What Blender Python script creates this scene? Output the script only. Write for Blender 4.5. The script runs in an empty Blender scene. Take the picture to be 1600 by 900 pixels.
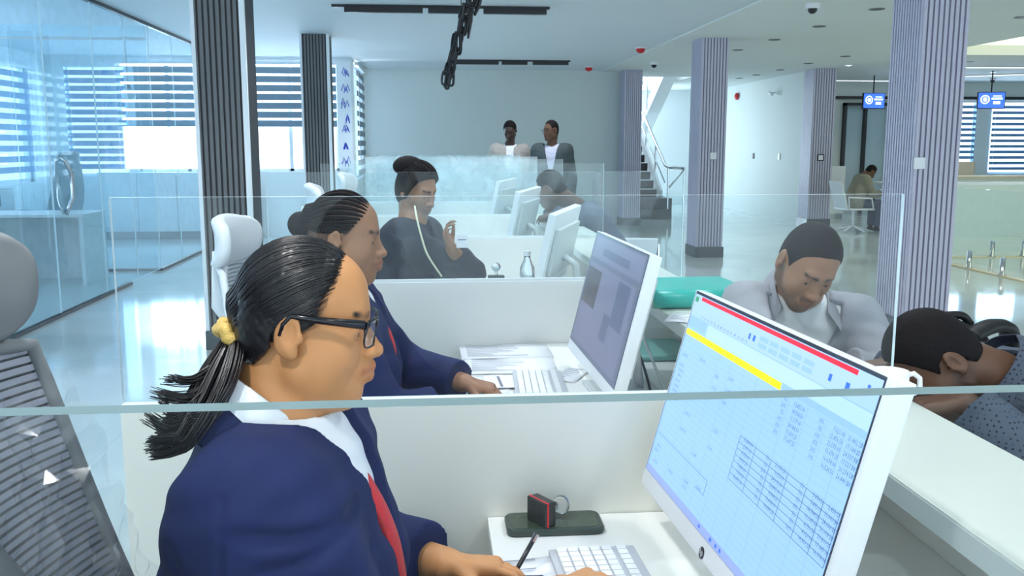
import bpy, bmesh, math, random
import numpy as np
from mathutils import Vector, Matrix
random.seed(7); np.random.seed(7)
SC = bpy.context.scene
COL = SC.collection
R = math.radians
# ------------------------------------------------------------------ camera
CAM_H = 1.45
cam = bpy.data.objects.new('camera', bpy.data.cameras.new('camera'))
COL.objects.link(cam)
cam.location = (0, 0, CAM_H)
cam.rotation_euler = (R(90 - 8.764), 0, R(-4.86))
cam.data.sensor_width = 36; cam.data.lens = 36 * 1440 / 1600
cam.data.clip_start = 0.02
SC.camera = cam
# ------------------------------------------------------------------ world
W = bpy.data.worlds.new('daylight'); SC.world = W; W.use_nodes = True
bg = W.node_tree.nodes['Background']
bg.inputs[0].default_value = (0.74, 0.89, 1.0, 1); bg.inputs[1].default_value = 1.6
SC.view_settings.view_transform = 'Standard'; SC.view_settings.look = 'None'
SC.view_settings.gamma = 1; SC.view_settings.use_curve_mapping = False
SC.view_settings.exposure = 0.92
try:
    SC.cycles.transparent_max_bounces = 40; SC.cycles.max_bounces = 10; SC.cycles.diffuse_bounces = 5
    SC.cycles.use_denoising = True; SC.cycles.sample_clamp_indirect = 6
    SC.cycles.caustics_reflective = False; SC.cycles.caustics_refractive = False
except Exception: pass
FILL_W = 36.0       # watts of one added fill spot

# ------------------------------------------------------------------ materials
MATS = {}
def mat(name, col, rough=.5, metal=0, spec=.5, noise=0, nscale=20, bump=0, bscale=200, emit=None, estr=0, trans=0, alpha=1, attr=None, stretch=None):
    m = bpy.data.materials.new(name); m.use_nodes = True
    nt = m.node_tree; b = nt.nodes['Principled BSDF']
    c = (*col, 1)
    b.inputs['Base Color'].default_value = c; b.inputs['Roughness'].default_value = rough
    b.inputs['Metallic'].default_value = metal; b.inputs['Specular IOR Level'].default_value = spec
    b.inputs['Transmission Weight'].default_value = trans; b.inputs['Alpha'].default_value = alpha
    tc = nt.nodes.new('ShaderNodeTexCoord'); src = tc.outputs['Object']
    if stretch:
        mp = nt.nodes.new('ShaderNodeMapping'); mp.inputs['Scale'].default_value = stretch
        nt.links.new(src, mp.inputs[0]); src = mp.outputs[0]
    if noise or attr:
        n = nt.nodes.new('ShaderNodeTexNoise'); n.inputs['Scale'].default_value = nscale; n.inputs['Detail'].default_value = 4
        nt.links.new(src, n.inputs['Vector'])
        mr = nt.nodes.new('ShaderNodeMapRange'); mr.inputs[3].default_value = 1 - noise; mr.inputs[4].default_value = 1 + noise
        nt.links.new(n.outputs[0], mr.inputs[0])
        mx = nt.nodes.new('ShaderNodeMix'); mx.data_type = 'RGBA'; mx.blend_type = 'MULTIPLY'; mx.inputs[0].default_value = 1
        mx.inputs[6].default_value = c
        if attr:
            a = nt.nodes.new('ShaderNodeAttribute'); a.attribute_name = attr; nt.links.new(a.outputs['Color'], mx.inputs[6])
        nt.links.new(mr.outputs[0], mx.inputs[7]); nt.links.new(mx.outputs[2], b.inputs['Base Color'])
    if bump:
        n2 = nt.nodes.new('ShaderNodeTexNoise'); n2.inputs['Scale'].default_value = bscale; n2.inputs['Detail'].default_value = 3
        nt.links.new(src, n2.inputs['Vector'])
        bp = nt.nodes.new('ShaderNodeBump'); bp.inputs['Strength'].default_value = bump; bp.inputs['Distance'].default_value = .002
        nt.links.new(n2.outputs[0], bp.inputs['Height']); nt.links.new(bp.outputs[0], b.inputs['Normal'])
    if emit:
        b.inputs['Emission Color'].default_value = (*emit, 1); b.inputs['Emission Strength'].default_value = estr
    MATS[name] = m
    return m
def glassmat(name, tint, haze=.03, hazecol=(.8, .92, .95), ior=1.45, grough=0.0, mottle=0):
    m = bpy.data.materials.new(name); m.use_nodes = True; nt = m.node_tree
    for n in list(nt.nodes): nt.nodes.remove(n)
    out = nt.nodes.new('ShaderNodeOutputMaterial'); tr = nt.nodes.new('ShaderNodeBsdfTransparent'); tr.inputs[0].default_value = (*tint, 1)
    gl = nt.nodes.new('ShaderNodeBsdfGlossy'); gl.inputs['Roughness'].default_value = grough
    fr = nt.nodes.new('ShaderNodeFresnel'); fr.inputs[0].default_value = ior
    geo = nt.nodes.new('ShaderNodeNewGeometry')
    # same reflectance on the inner face as on the outer face
    fi = nt.nodes.new('ShaderNodeMath'); fi.operation = 'MULTIPLY_ADD'; fi.inputs[1].default_value = 1.0 / ior - ior; fi.inputs[2].default_value = ior
    nt.links.new(geo.outputs['Backfacing'], fi.inputs[0])
    df = nt.nodes.new('ShaderNodeBsdfDiffuse'); df.inputs[0].default_value = (*hazecol, 1)
    m1 = nt.nodes.new('ShaderNodeMixShader'); m2 = nt.nodes.new('ShaderNodeMixShader')
    m1.inputs[0].default_value = haze
    if mottle:
        tc = nt.nodes.new('ShaderNodeTexCoord'); n = nt.nodes.new('ShaderNodeTexNoise'); n.inputs['Scale'].default_value = 9; n.inputs['Detail'].default_value = 6
        mr = nt.nodes.new('ShaderNodeMapRange'); mr.inputs[1].default_value = .45; mr.inputs[2].default_value = .8; mr.inputs[3].default_value = haze; mr.inputs[4].default_value = haze + mottle
        nt.links.new(tc.outputs['Object'], n.inputs['Vector']); nt.links.new(n.outputs[0], mr.inputs[0]); nt.links.new(mr.outputs[0], m1.inputs[0])
    nt.links.new(tr.outputs[0], m1.inputs[1]); nt.links.new(df.outputs[0], m1.inputs[2])
    fr2 = nt.nodes.new('ShaderNodeFresnel'); fr2.inputs[0].default_value = ior
    nt.links.new(fr2.outputs[0], m2.inputs[0]); nt.links.new(m1.outputs[0], m2.inputs[1]); nt.links.new(gl.outputs[0], m2.inputs[2])
    # back faces carry no second reflection
    m3 = nt.nodes.new('ShaderNodeMixShader'); nt.links.new(geo.outputs['Backfacing'], m3.inputs[0])
    nt.links.new(m2.outputs[0], m3.inputs[1]); nt.links.new(m1.outputs[0], m3.inputs[2])
    nt.links.new(m3.outputs[0], out.inputs[0])
    MATS[name] = m; return m

mat('white_paint', (.80, .81, .80), .55, noise=.03, nscale=3)
mat('wall_grey', (.63, .68, .66), .6, noise=.03, nscale=1.2)
mat('wall_white', (.82, .86, .88), .6, noise=.03, nscale=2)
mat('ceiling', (.66, .72, .76), .7, noise=.03, nscale=1)
mat('ceiling_r', (.72, .76, .74), .7, noise=.03, nscale=1)
mat('laminate', (.86, .86, .84), .35, noise=.02, nscale=6)
mat('laminate_cream_warmcast', (.86, .84, .76), .4, noise=.03, nscale=4)  # own cream of the low desk, warm light cast on the near partitions
mat('ledge', (.66, .70, .65), .3, noise=.04, nscale=8)
mat('ledge_edge', (.55, .62, .62), .35)
mat('slat_dark', (.15, .15, .155), .45, noise=.1, nscale=6)
mat('core_dark', (.028, .028, .035), .5, noise=.1)
mat('slat_lilac', (.54, .52, .64), .4, noise=.05, nscale=5)
mat('core_lilac', (.28, .26, .35), .5, noise=.05)
mat('skirting', (.05, .06, .07), .3, noise=.1)
mat('alu_white', (.85, .88, .92), .3)
mat('black_metal', (.012, .013, .018), .35, noise=.1)
mat('black', (.008, .008, .010), .5, noise=.2, nscale=60, bump=.3)
mat('steel', (.62, .64, .68), .18, 1, noise=.05)
mat('brown_mirror', (.23, .2, .16), .2, .6, noise=.1)
mat('plastic_white', (.84, .85, .88), .35, noise=.02)
mat('plastic_lgrey', (.60, .63, .64), .4, noise=.03)
mat('key_case', (.52, .53, .58), .45, noise=.02)
mat('key', (.88, .88, .90), .4, noise=.02)
mat('chair_grey', (.24, .25, .26), .5, noise=.06, nscale=30)
mat('mesh_grey', (.42, .43, .50), .55, noise=.08, nscale=50)
mat('mesh_white', (.66, .70, .74), .5, noise=.05, nscale=50)
mat('chair_white', (.78, .80, .84), .4, noise=.03)
mat('beige', (.50, .46, .40), .6, noise=.06)
mat('blind', (.22, .29, .36), .6, noise=.08, nscale=12)
mat('blind_blue', (.13, .29, .55), .6, noise=.08, nscale=12)
mat('paper', (.83, .83, .88), .6, noise=.03, nscale=15)
mat('ink', (.16, .17, .24), .6, noise=.2, nscale=80)
mat('teal', (.015, .42, .36), .35, noise=.08, nscale=12)
mat('teal_pale', (.22, .50, .46), .35, noise=.06, nscale=12)
mat('phone_case', (.035, .055, .045), .3, noise=.1)
mat('phone_glass', (.05, .07, .045), .06, noise=.15, nscale=9)
mat('red', (.62, .015, .02), .4, noise=.12, nscale=50)
mat('tie_red', (.62, .02, .025), .5, noise=.15, nscale=120, bump=.3, bscale=500)
mat('stamp_black', (.018, .02, .02), .25, noise=.1)
mat('crystal', (.93, .95, .97), .03, trans=.95, noise=.01)
mat('bottle', (.80, .9, .97), .04, trans=.9, noise=.01)
mat('gold', (.78, .52, .14), .5, .1, noise=.3, nscale=160, bump=.8, bscale=380)
mat('navy', (.011, .018, .085), .8, spec=.2, noise=.22, nscale=14)
mat('navy_lining', (.02, .028, .09), .7, noise=.1)
mat('dark_cloth', (.012, .016, .035), .8, noise=.2, nscale=20)
mat('white_cloth', (.82, .84, .88), .7, noise=.04, nscale=30, bump=.15)
mat('tee_white', (.80, .82, .84), .75, noise=.04, nscale=40)
mat('shirt_grey', (.33, .335, .375), .75, noise=.10, nscale=14, bump=.3, bscale=260)
mat('shirt_lilac', (.62, .62, .78), .7, noise=.05)
mat('suit_green', (.055, .075, .082), .8, noise=.1)
def dotted():
    m = mat('dotted', (.06, .075, .105), .8, spec=.25); nt = m.node_tree; b = nt.nodes['Principled BSDF']; tc = nt.nodes.new('ShaderNodeTexCoord')
    v = nt.nodes.new('ShaderNodeTexVoronoi'); v.inputs['Scale'].default_value = 110; v.inputs['Randomness'].default_value = .15; nt.links.new(tc.outputs['Object'], v.inputs['Vector'])
    cr = nt.nodes.new('ShaderNodeValToRGB'); cr.color_ramp.elements[0].position = .22; cr.color_ramp.elements[0].color = (.018, .022, .035, 1); cr.color_ramp.elements[1].position = .34; cr.color_ramp.elements[1].color = (.075, .095, .135, 1)
    nt.links.new(v.outputs['Distance'], cr.inputs[0]); nt.links.new(cr.outputs[0], b.inputs['Base Color'])
dotted()
mat('vest_beige', (.40, .37, .35), .8, noise=.1)
mat('jacket_slate', (.085, .105, .16), .8, noise=.12)
mat('khaki', (.24, .23, .18), .8, noise=.1)
mat('denim', (.05, .07, .13), .8, noise=.15)
mat('hair', (.009, .008, .010), .33, spec=.6, noise=.4, nscale=300)
mat('hair_matte', (.010, .008, .009), .75, spec=.15, noise=.4, nscale=400, bump=.25, bscale=300)
mat('hair_part', (.12, .065, .05), .6, spec=.3, noise=.2, nscale=200)
mat('hair_grey_tip', (.16, .15, .16), .4, noise=.3, nscale=200)
mat('frame_black', (.008, .008, .012), .22, noise=.05)
mat('eye_white', (.75, .72, .70), .15, noise=.02)
mat('iris', (.02, .012, .008), .1, noise=.05)
mat('skin', (.4, .2, .1), .48, spec=.38, noise=.06, nscale=45, bump=.12, bscale=420, attr='skin_col')
mat('nail', (.50, .26, .19), .25, noise=.05)
mat('cable_white', (.85, .86, .88), .4, noise=.02)
mat('lamp_on', (.9, .95, 1), .4, emit=(.75, .85, 1), estr=6)
mat('cove', (.9, .9, .8), .5, emit=(.95, .96, .66), estr=.62)
mat('led', (.9, .95, .9), .5, emit=(.75, .92, 1), estr=1.6)
mat('led_warm', (.9, .9, .8), .5, emit=(.95, 1.0, .8), estr=1.0)
mat('floor_strip', (.78, .66, .42), .3, noise=.05)
mat('frosted', (.72, .80, .78), .5, noise=.04)
mat('brick_dark', (.02, .02, .024), .35, noise=.2)
mat('blue_ink', (.02, .06, .55), .5, noise=.1)
mat('leaf', (.04, .10, .07), .5, noise=.2)
mat('watch', (.75, .77, .8), .2, .9, noise=.05)
mat('cord', (.72, .70, .52), .6, noise=.1)
# screens emit
def emis(name, col, s=1.0):
    m = mat(name, tuple(c * .25 for c in col), .35, spec=.3, noise=.01, emit=col, estr=s); return m
emis('scr_blue', (.34, .57, .98), 0.58); emis('scr_head', (.40, .60, .95), 0.58); emis('scr_sel', (.30, .52, .88), 0.58); emis('scr_white', (.44, .65, .96), 0.61)
emis('scr_red', (.85, .02, .05), 0.61); emis('scr_yellow', (.98, .86, .0), 0.68); emis('scr_ink', (.10, .20, .42), 0.43); emis('scr_line', (.26, .44, .75), 0.54)
emis('scr_task', (.34, .45, .92), 0.50); emis('scr_icon', (.05, .17, .75), 0.58); emis('scr_green', (.05, .35, .15), 0.50)
emis('scr2', (.11, .125, .20), .55); emis('scr2_dark', (.07, .065, .085), .5); emis('scr2_mid', (.16, .17, .27), .55); emis('scr2_panel', (.10, .115, .20), .5)
emis('tv_blue', (.03, .10, .55), 1.3); emis('tv_white', (.65, .8, 1.0), 1.4); emis('tv_dark', (.01, .02, .1), 1)
mat('bezel', (.015, .015, .03), .3, noise=.05)
glassmat('glass', (.95, .98, .985), .006, hazecol=(.88, .96, 1.0), mottle=.018, ior=1.32)
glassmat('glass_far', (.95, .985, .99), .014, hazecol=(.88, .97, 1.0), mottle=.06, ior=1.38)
glassmat('glass_near', (.95, .975, .98), .0, ior=1.25)
glassmat('glass_office', (.87, .96, .99), .10, hazecol=(.72, .91, 1.0), mottle=.08)  # pale blue haze puts the office's bright daylight into the pane colour
glassmat('glass_hazy', (.94, .98, .99), .07, hazecol=(.86, .96, 1.0), mottle=.12, ior=1.4)  # mottled whitish haze mixed into the pane
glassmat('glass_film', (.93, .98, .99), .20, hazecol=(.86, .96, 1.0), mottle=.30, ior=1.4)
glassmat('pane', (.93, .97, 1), .01)
glassmat('film', (.96, .97, .98), .05, hazecol=(.9, .92, .95), ior=1.35, grough=.08, mottle=.12)
glassmat('lens', (.90, .92, .96), .03)
mat('glass_edge', (.42, .62, .62), .25, noise=.03)
mat('glass_edge_near', (.17, .26, .27), .3, noise=.03)
mat('glass_edge_bright', (.80, .93, .97), .25, noise=.03)

def floormat():
    m = mat('floor_tile', (.78, .82, .78), .07, spec=.6)
    nt = m.node_tree; b = nt.nodes['Principled BSDF']; tc = nt.nodes.new('ShaderNodeTexCoord')
    br = nt.nodes.new('ShaderNodeTexBrick'); br.offset = 0; br.inputs['Scale'].default_value = 1.25
    br.inputs['Color1'].default_value = (.72, .79, .78, 1); br.inputs['Color2'].default_value = (.70, .77, .755, 1); br.inputs['Mortar'].default_value = (.62, .68, .66, 1)
    br.inputs['Mortar Size'].default_value = .003; br.inputs['Brick Width'].default_value = 1; br.inputs['Row Height'].default_value = 1
    nt.links.new(tc.outputs['Object'], br.inputs['Vector'])
    n = nt.nodes.new('ShaderNodeTexNoise'); n.inputs['Scale'].default_value = 1.5; n.inputs['Detail'].default_value = 6
    nt.links.new(tc.outputs['Object'], n.inputs['Vector'])
    mx = nt.nodes.new('ShaderNodeMix'); mx.data_type = 'RGBA'; mx.blend_type = 'MULTIPLY'; mx.inputs[0].default_value = .25
    nt.links.new(br.outputs[0], mx.inputs[6]); nt.links.new(n.outputs[0], mx.inputs[7]); nt.links.new(mx.outputs[2], b.inputs['Base Color'])
floormat()

# ------------------------------------------------------------------ mesh helpers
class MB:
    def __init__(s): s.v = []; s.f = []; s.m = []; s.mi = 0
    def add(s, vs, fs):
        o = len(s.v); s.v += [tuple(v) for v in vs]
        for f in fs: s.f.append(tuple(i + o for i in f)); s.m.append(s.mi)
        return s
    def box(s, x0, x1, y0, y1, z0, z1, bev=0):
        if bev <= 0:
            v = [(x, y, z) for x in (x0, x1) for y in (y0, y1) for z in (z0, z1)]
            return s.add(v, [(0, 1, 3, 2), (4, 6, 7, 5), (0, 4, 5, 1), (2, 3, 7, 6), (0, 2, 6, 4), (1, 5, 7, 3)])
        bm = bmesh.new(); bmesh.ops.create_cube(bm, size=1)
        for v in bm.verts: v.co = Vector(((x0 + x1) / 2 + v.co.x * (x1 - x0), (y0 + y1) / 2 + v.co.y * (y1 - y0), (z0 + z1) / 2 + v.co.z * (z1 - z0)))
        bmesh.ops.bevel(bm, geom=bm.edges[:], offset=bev, segments=2, affect='EDGES', profile=.7)
        bm.verts.index_update(); s.add([v.co for v in bm.verts], [[v.index for v in f.verts] for f in bm.faces]); bm.free(); return s
    def tube(s, pts, r, n=8, cap=True, flat=1.0, upv=None):
        pts = [Vector(p) for p in pts]; k = len(pts); rs = r if isinstance(r, (list, tuple)) else [r] * k
        vs = []; prev = None
        for i, p in enumerate(pts):
            t = (pts[min(i + 1, k - 1)] - pts[max(i - 1, 0)]).normalized()
            if prev is None:
                a = Vector(upv) if upv else (Vector((0, 0, 1)) if abs(t.z) < .9 else Vector((1, 0, 0)))
            else: a = prev
            a = (a - t * a.dot(t)).normalized(); prev = a; b = t.cross(a)
            for j in range(n):
                an = 2 * math.pi * j / n
                vs.append(p + (a * math.cos(an) * flat + b * math.sin(an)) * rs[i])
        fs = [(i * n + j, i * n + (j + 1) % n, (i + 1) * n + (j + 1) % n, (i + 1) * n + j) for i in range(k - 1) for j in range(n)]
        if cap: fs += [tuple(range(n))[::-1], tuple((k - 1) * n + j for j in range(n))]
        return s.add(vs, fs)
    def cyl(s, x, y, z0, z1, r, r2=None, n=16): return s.tube([(x, y, z0), (x, y, z1)], [r, r if r2 is None else r2], n)
    def lathe(s, c, prof, n=20, axis='z'):
        vs = []
        for (r, h) in prof:
            for j in range(n):
                a = 2 * math.pi * j / n; p = (r * math.cos(a), r * math.sin(a), h)
                if axis == 'x': p = (p[2], p[0], p[1])
                if axis == 'y': p = (p[0], p[2], p[1])
                vs.append((c[0] + p[0], c[1] + p[1], c[2] + p[2]))
        k = len(prof)
        fs = [(i * n + j, i * n + (j + 1) % n, (i + 1) * n + (j + 1) % n, (i + 1) * n + j) for i in range(k - 1) for j in range(n)]
        fs += [tuple(range(n))[::-1], tuple((k - 1) * n + j for j in range(n))]
        return s.add(vs, fs)
    def ball(s, c, r, n=12, sc=(1, 1, 1)):
        prof = [(max(1e-4, math.sin(math.pi * i / n)), -math.cos(math.pi * i / n)) for i in range(n + 1)]
        o = len(s.v); s.lathe((0, 0, 0), prof, n + 4)
        for i in range(o, len(s.v)):
            v = s.v[i]; s.v[i] = (c[0] + v[0] * r * sc[0], c[1] + v[1] * r * sc[1], c[2] + v[2] * r * sc[2])
        return s
    def grid(s, P):   # P[i][j] points
        a = len(P); b = len(P[0])
        return s.add([p for row in P for p in row], [(i * b + j, i * b + j + 1, (i + 1) * b + j + 1, (i + 1) * b + j) for i in range(a - 1) for j in range(b - 1)])
    def xf(s, M):
        s.v = [tuple(M @ Vector(v)) for v in s.v]; return s
    def rrect(s, w, d, r, z0, z1, n=6):
        pts = [(sx * (w - r) + r * math.cos(a), sy * (d - r) + r * math.sin(a)) for sx, sy, a0 in ((1, 1, 0), (-1, 1, 90), (-1, -1, 180), (1, -1, 270)) for a in [R(a0 + 90 * i / n) for i in range(n + 1)]]
        k = len(pts); c = .003; vs = [(x * q, y * q, z) for q, z in ((1 - c / w, z0), (1, z0 + c), (1, z1 - c), (1 - c / w, z1)) for x, y in pts]
        fs = [(l * k + i, l * k + (i + 1) % k, (l + 1) * k + (i + 1) % k, (l + 1) * k + i) for l in range(3) for i in range(k)] + [tuple(range(k))[::-1], tuple(3 * k + i for i in range(k))]
        return s.add(vs, fs)
    def mesh(s, name, mats, smooth=False):
        me = bpy.data.meshes.new(name); me.from_pydata(s.v, [], s.f); 
        for m in (mats if isinstance(mats, (list, tuple)) else [mats]): me.materials.append(MATS[m])
        if len(set(s.m)) > 1 or s.mi: me.polygons.foreach_set('material_index', s.m)
        if smooth: me.polygons.foreach_set('use_smooth', [True] * len(s.f))
        me.update(); 
        bm = bmesh.new(); bm.from_mesh(me); bmesh.ops.recalc_face_normals(bm, faces=bm.faces[:]); bm.to_mesh(me); bm.free()
        return me
    def build(s, name, mats, parent=None, smooth=False, solid=0, sub=0):
        o = link(name, s.mesh(name, mats, smooth), parent)
        if solid: md = o.modifiers.new('s', 'SOLIDIFY'); md.thickness = solid; md.offset = 0
        if sub: md = o.modifiers.new('u', 'SUBSURF'); md.levels = sub; md.render_levels = sub
        return o
def link(name, me, parent=None, loc=None, rot=None):
    o = bpy.data.objects.new(name, me); COL.objects.link(o)
    if parent: o.parent = parent
    if loc: o.location = loc
    if rot: o.rotation_euler = rot
    return o
def tag(o, label=None, cat=None, group=None, kind=None):
    for k, v in (('label', label), ('category', cat), ('group', group), ('kind', kind)):
        if v: o[k] = v
    return o
def thing(name, label, cat, loc=(0, 0, 0), rz=0, group=None):
    return tag(link(name, None, None, loc, (0, 0, rz)), label, cat, group)
def struct(name, mb, m, parent=None):
    o = mb.build(name, m, parent)
    if not parent: o['kind'] = 'structure'
    return o
def copy_tree(o, parent=None, label=None):
    c = o.copy(); COL.objects.link(c); c.parent = parent
    if label: c['label'] = label
    for ch in list(o.children): copy_tree(ch, c)
    return c
def RZ(a): return Matrix.Rotation(a, 4, 'Z')
T = Matrix.Translation

# ================================================================== THE SETTING
ZL, ZR = 2.82, 2.805
struct('floor', MB().box(-8, 16, -6, 24, -.1, 0), 'floor_tile')
ce = MB(); ce.box(-8, 3.12, -6, 17.4, ZL, ZL + .15); struct('ceiling', ce, 'ceiling')
ce2 = MB()
for (x0, x1, y0, y1) in ((3.12, 7.4, -6, 18.4), (3.12, 3.9, 18.4, 24), (5.15, 7.4, 18.4, 24), (7.4, 10.5, -6, 9.0), (7.4, 10.5, 13.6, 24), (10.5, 16, -6, 24)): ce2.box(x0, x1, y0, y1, ZR, ZR + .15)
struct('ceiling_hall', ce2, 'ceiling_r')
struct('ceiling_cove', MB().box(7.3, 10.6, 8.9, 13.7, ZR + .152, ZR + .2), 'cove')
struct('trim_1', MB().box(3.112, 3.1199, -6, 17.2, ZR - .002, ZL), 'ceiling_r')
# back wall
struct('wall_back', MB().box(-1.3, 3.75, 17.2, 17.35, 0, ZL), 'wall_grey')
# left window wall (openings left free)
def wall_open_x(name, x0, x1, y, t, ztop, holes, m, zb=0):
    mb = MB(); xs = x0
    for (a, b, z0, z1) in sorted(holes):
        mb.box(xs, a, y, y + t, zb, ztop); mb.box(a, b, y, y + t, zb, z0)
        if z1 < ztop: mb.box(a, b, y, y + t, z1, ztop)
        xs = b
    mb.box(xs, x1, y, y + t, zb, ztop); return struct(name, mb, m)
def wall_open_y(name, y0, y1, x, t, ztop, holes, m):
    mb = MB(); ys = y0
    for (a, b, z0, z1) in sorted(holes):
        mb.box(x, x + t, ys, a, 0, ztop); mb.box(x, x + t, a, b, 0, z0)
        if z1 < ztop: mb.box(x, x + t, a, b, z1, ztop)
        ys = b
    mb.box(x, x + t, ys, y1, 0, ztop); return struct(name, mb, m)
HW = [(-2.95, -1.5, 1.05, 2.76), (-4.62, -3.1, 1.05, 2.76), (-5.66, -4.75, .98, 2.7)]
wall_open_x('wall_window', -6.0, -1.25, 15.1, .15, ZL, HW, 'wall_white')
HS = [(3.0, 7.6, .92, 2.62), (7.9, 14.5, .92, 2.62)]
wall_open_y('wall_left', -2, 15.1, -6.1, .15, ZL, HS, 'wall_white')
wall_open_y('wall_return', 15.26, 17.19, -1.4, .15, ZL, [(15.4, 17.0, .9, 2.78)], 'wall_white')
def window_x(n, x0, x1, y, z0, z1, zblind, pitch, slat, mb_='blind', mull=None):
    f = MB(); w = .04
    for (a, b, c, d) in ((x0, x0 + w, z0, z1), (x1 - w, x1, z0, z1), (x0, x1, z0, z0 + w), (x0, x1, z1 - w, z1)): f.box(a, b, y + .05, y + .10, c, d)
    if mull: f.box(mull - .03, mull + .03, y + .05, y + .10, z0, z1)
    o = struct('window_%d' % n, f, 'alu_white')
    MB().box(x0, x1, y + .07, y + .076, z0, z1).build('pane', 'pane', o)
    b = thing('window_blind', LBL_BLIND[n], 'blind', ((x0 + x1) / 2, y - .03, z1), group='zebra blinds')
    MB().box(x0 - (x0 + x1) / 2, x1 - (x0 + x1) / 2, -.03, .02, -.05, 0).build('cassette', 'alu_white', b)
    me = MB().box(x0 - (x0 + x1) / 2 + .01, x1 - (x0 + x1) / 2 - .01, -.004, .004, 0, slat).mesh('slat', mb_)
    z = -.05 - pitch
    while z1 + z > zblind: link('slat', me, b, (0, 0, z)); z -= pitch
    for xx in (x0 - (x0 + x1) / 2 + .08, x1 - (x0 + x1) / 2 - .08): MB().box(xx - .003, xx + .003, -.008, -.005, z + pitch, -.04).build('cord', 'alu_white', b)
def window_y(n, x, y0, y1, z0, z1, zblind, pitch, slat, mb_='blind', nm=3):
    f = MB(); w = .05
    for i in range(nm + 1):
        yy = y0 + (y1 - y0 - w) * i / nm; f.box(x + .05, x + .10, yy, yy + w, z0, z1)
    f.box(x + .05, x + .10, y0, y1, z0, z0 + w); f.box(x + .05, x + .10, y0, y1, z1 - w, z1)
    o = struct('window_%d' % n, f, 'alu_white')
    MB().box(x + .07, x + .076, y0, y1, z0, z1).build('pane', 'pane', o)
    L = (y1 - y0) / 2
    b = thing('window_blind', LBL_BLIND[n], 'blind', (x + .19, (y0 + y1) / 2, z1), group='zebra blinds')
    MB().box(-.03, .02, -L, L, -.05, 0).build('cassette', 'alu_white', b)
    me = MB().box(-.004, .004, -L + .01, L - .01, 0, slat).mesh('slat', mb_)
    z = -.05 - pitch
    while z1 + z > zblind: link('slat', me, b, (0, 0, z)); z -= pitch
LBL_BLIND = {1: 'grey zebra blind half drawn between the two dark slatted columns', 2: 'grey zebra blind over a bright pane, behind the glass office', 3: 'pale blue zebra blind in the far corner of the glass office',
             4: 'long blue-white zebra blind on the side wall above the office cabinets', 5: 'narrow zebra blind on the return wall seen edge-on left of the back wall',
             6: 'long zebra blind on the side wall nearest the grey mesh chair', 7: 'blue-white zebra blind far right behind the white counter', 8: 'blue-white zebra blind at the right edge of the picture'}
window_x(1, -2.95, -1.5, 15.1, 1.05, 2.76, 1.62, .137, .098, mull=-2.25)
window_x(2, -4.62, -3.1, 15.1, 1.05, 2.76, 1.62, .137, .108, mull=-3.85)
window_x(3, -5.66, -4.75, 15.1, .98, 2.7, .98, .12, .08, 'blind_blue')
window_y(4, -6.1, 7.9, 14.5, .92, 2.62, .95, .15, .085, 'blind_blue', 4)
window_y(6, -6.1, 3.0, 7.6, .92, 2.62, .95, .15, .085, 'blind_blue', 4)
window_y(5, -1.4, 15.35, 17.0, .9, 2.78, .9, .16, .09, 'blind', 1)
# alcove with the stair, side wall, far right wall
struct('wall_stair_side', MB().box(6.85, 7.0, 16.9, 23, 0, ZR), 'wall_grey')
struct('wall_stair_back', MB().box(5.2, 6.9, 22.9, 23.0, 0, ZR).box(3.3, 5.25, 22.9, 23, 0, .25).box(3.3, 5.25, 22.9, 23, 3.9, 4.6), 'wall_white')
struct('wall_stair_left', MB().box(3.3, 3.4, 17.35, 23, 0, 4.4), 'wall_white')
f = MB()
for xx in (3.4, 4.0, 4.6, 5.15): f.box(xx, xx + .05, 22.92, 22.98, .25, 3.9)
w9 = struct('window_9', f, 'alu_white'); MB().box(3.4, 5.2, 22.94, 22.946, .25, 3.9).build('pane', 'pane', w9)
HR = [(10.55, 11.75, .85, 2.42), (12.1, 13.4, .85, 2.42)]
wall_open_x('wall_right_back', 7.0, 15, 19.4, .15, ZR, HR, 'wall_grey')
window_x(7, 10.55, 11.75, 19.4, .85, 2.42, .9, .12, .062, 'blind_blue')
window_x(8, 12.1, 13.4, 19.4, .85, 2.42, .9, .12, .062, 'blind_blue')
struct('wall_right', MB().box(14.9, 15.05, 4, 19.4, 0, ZR), 'wall_grey')
struct('trim_2', MB().box(7.0, 15, 19.36, 19.4, 2.44, 2.5), 'black_metal')
dm = MB(); 
for xx in (8.75, 9.2, 9.75): dm.box(xx, xx + .06, 19.30, 19.4, 0, 2.35)
dm.box(8.75, 9.81, 19.30, 19.4, 2.3, 2.36)
d1 = struct('door_1', dm, 'black_metal'); MB().box(8.81, 9.2, 19.34, 19.35, 0, 2.3).build('pane', 'pane', d1); MB().box(9.26, 9.75, 19.34, 19.35, 0, 2.3).build('pane', 'pane', d1)

bn = thing('window_banner', 'tall white strip with blue scribbles beside the far dark column', 'banner', (-1.385, 15.06, 1.1))
MB().box(-.115, .115, -.004, .004, 0, 1.66).build('sheet', 'alu_white', bn)
rb = random.Random(6)
for zc in (.1, .32, .62, .78, 1.02, 1.25, 1.48):
    for q in range(3):
        x0 = rb.uniform(-.03, .06); z0 = zc + rb.uniform(-.05, .05); MB().tube([(x0 - .03, -.006, z0 - .05), (x0, -.006, z0 + .05), (x0 + .03, -.006, z0 - .05)], .007, 5).build('scribble', 'blue_ink', bn)
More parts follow.
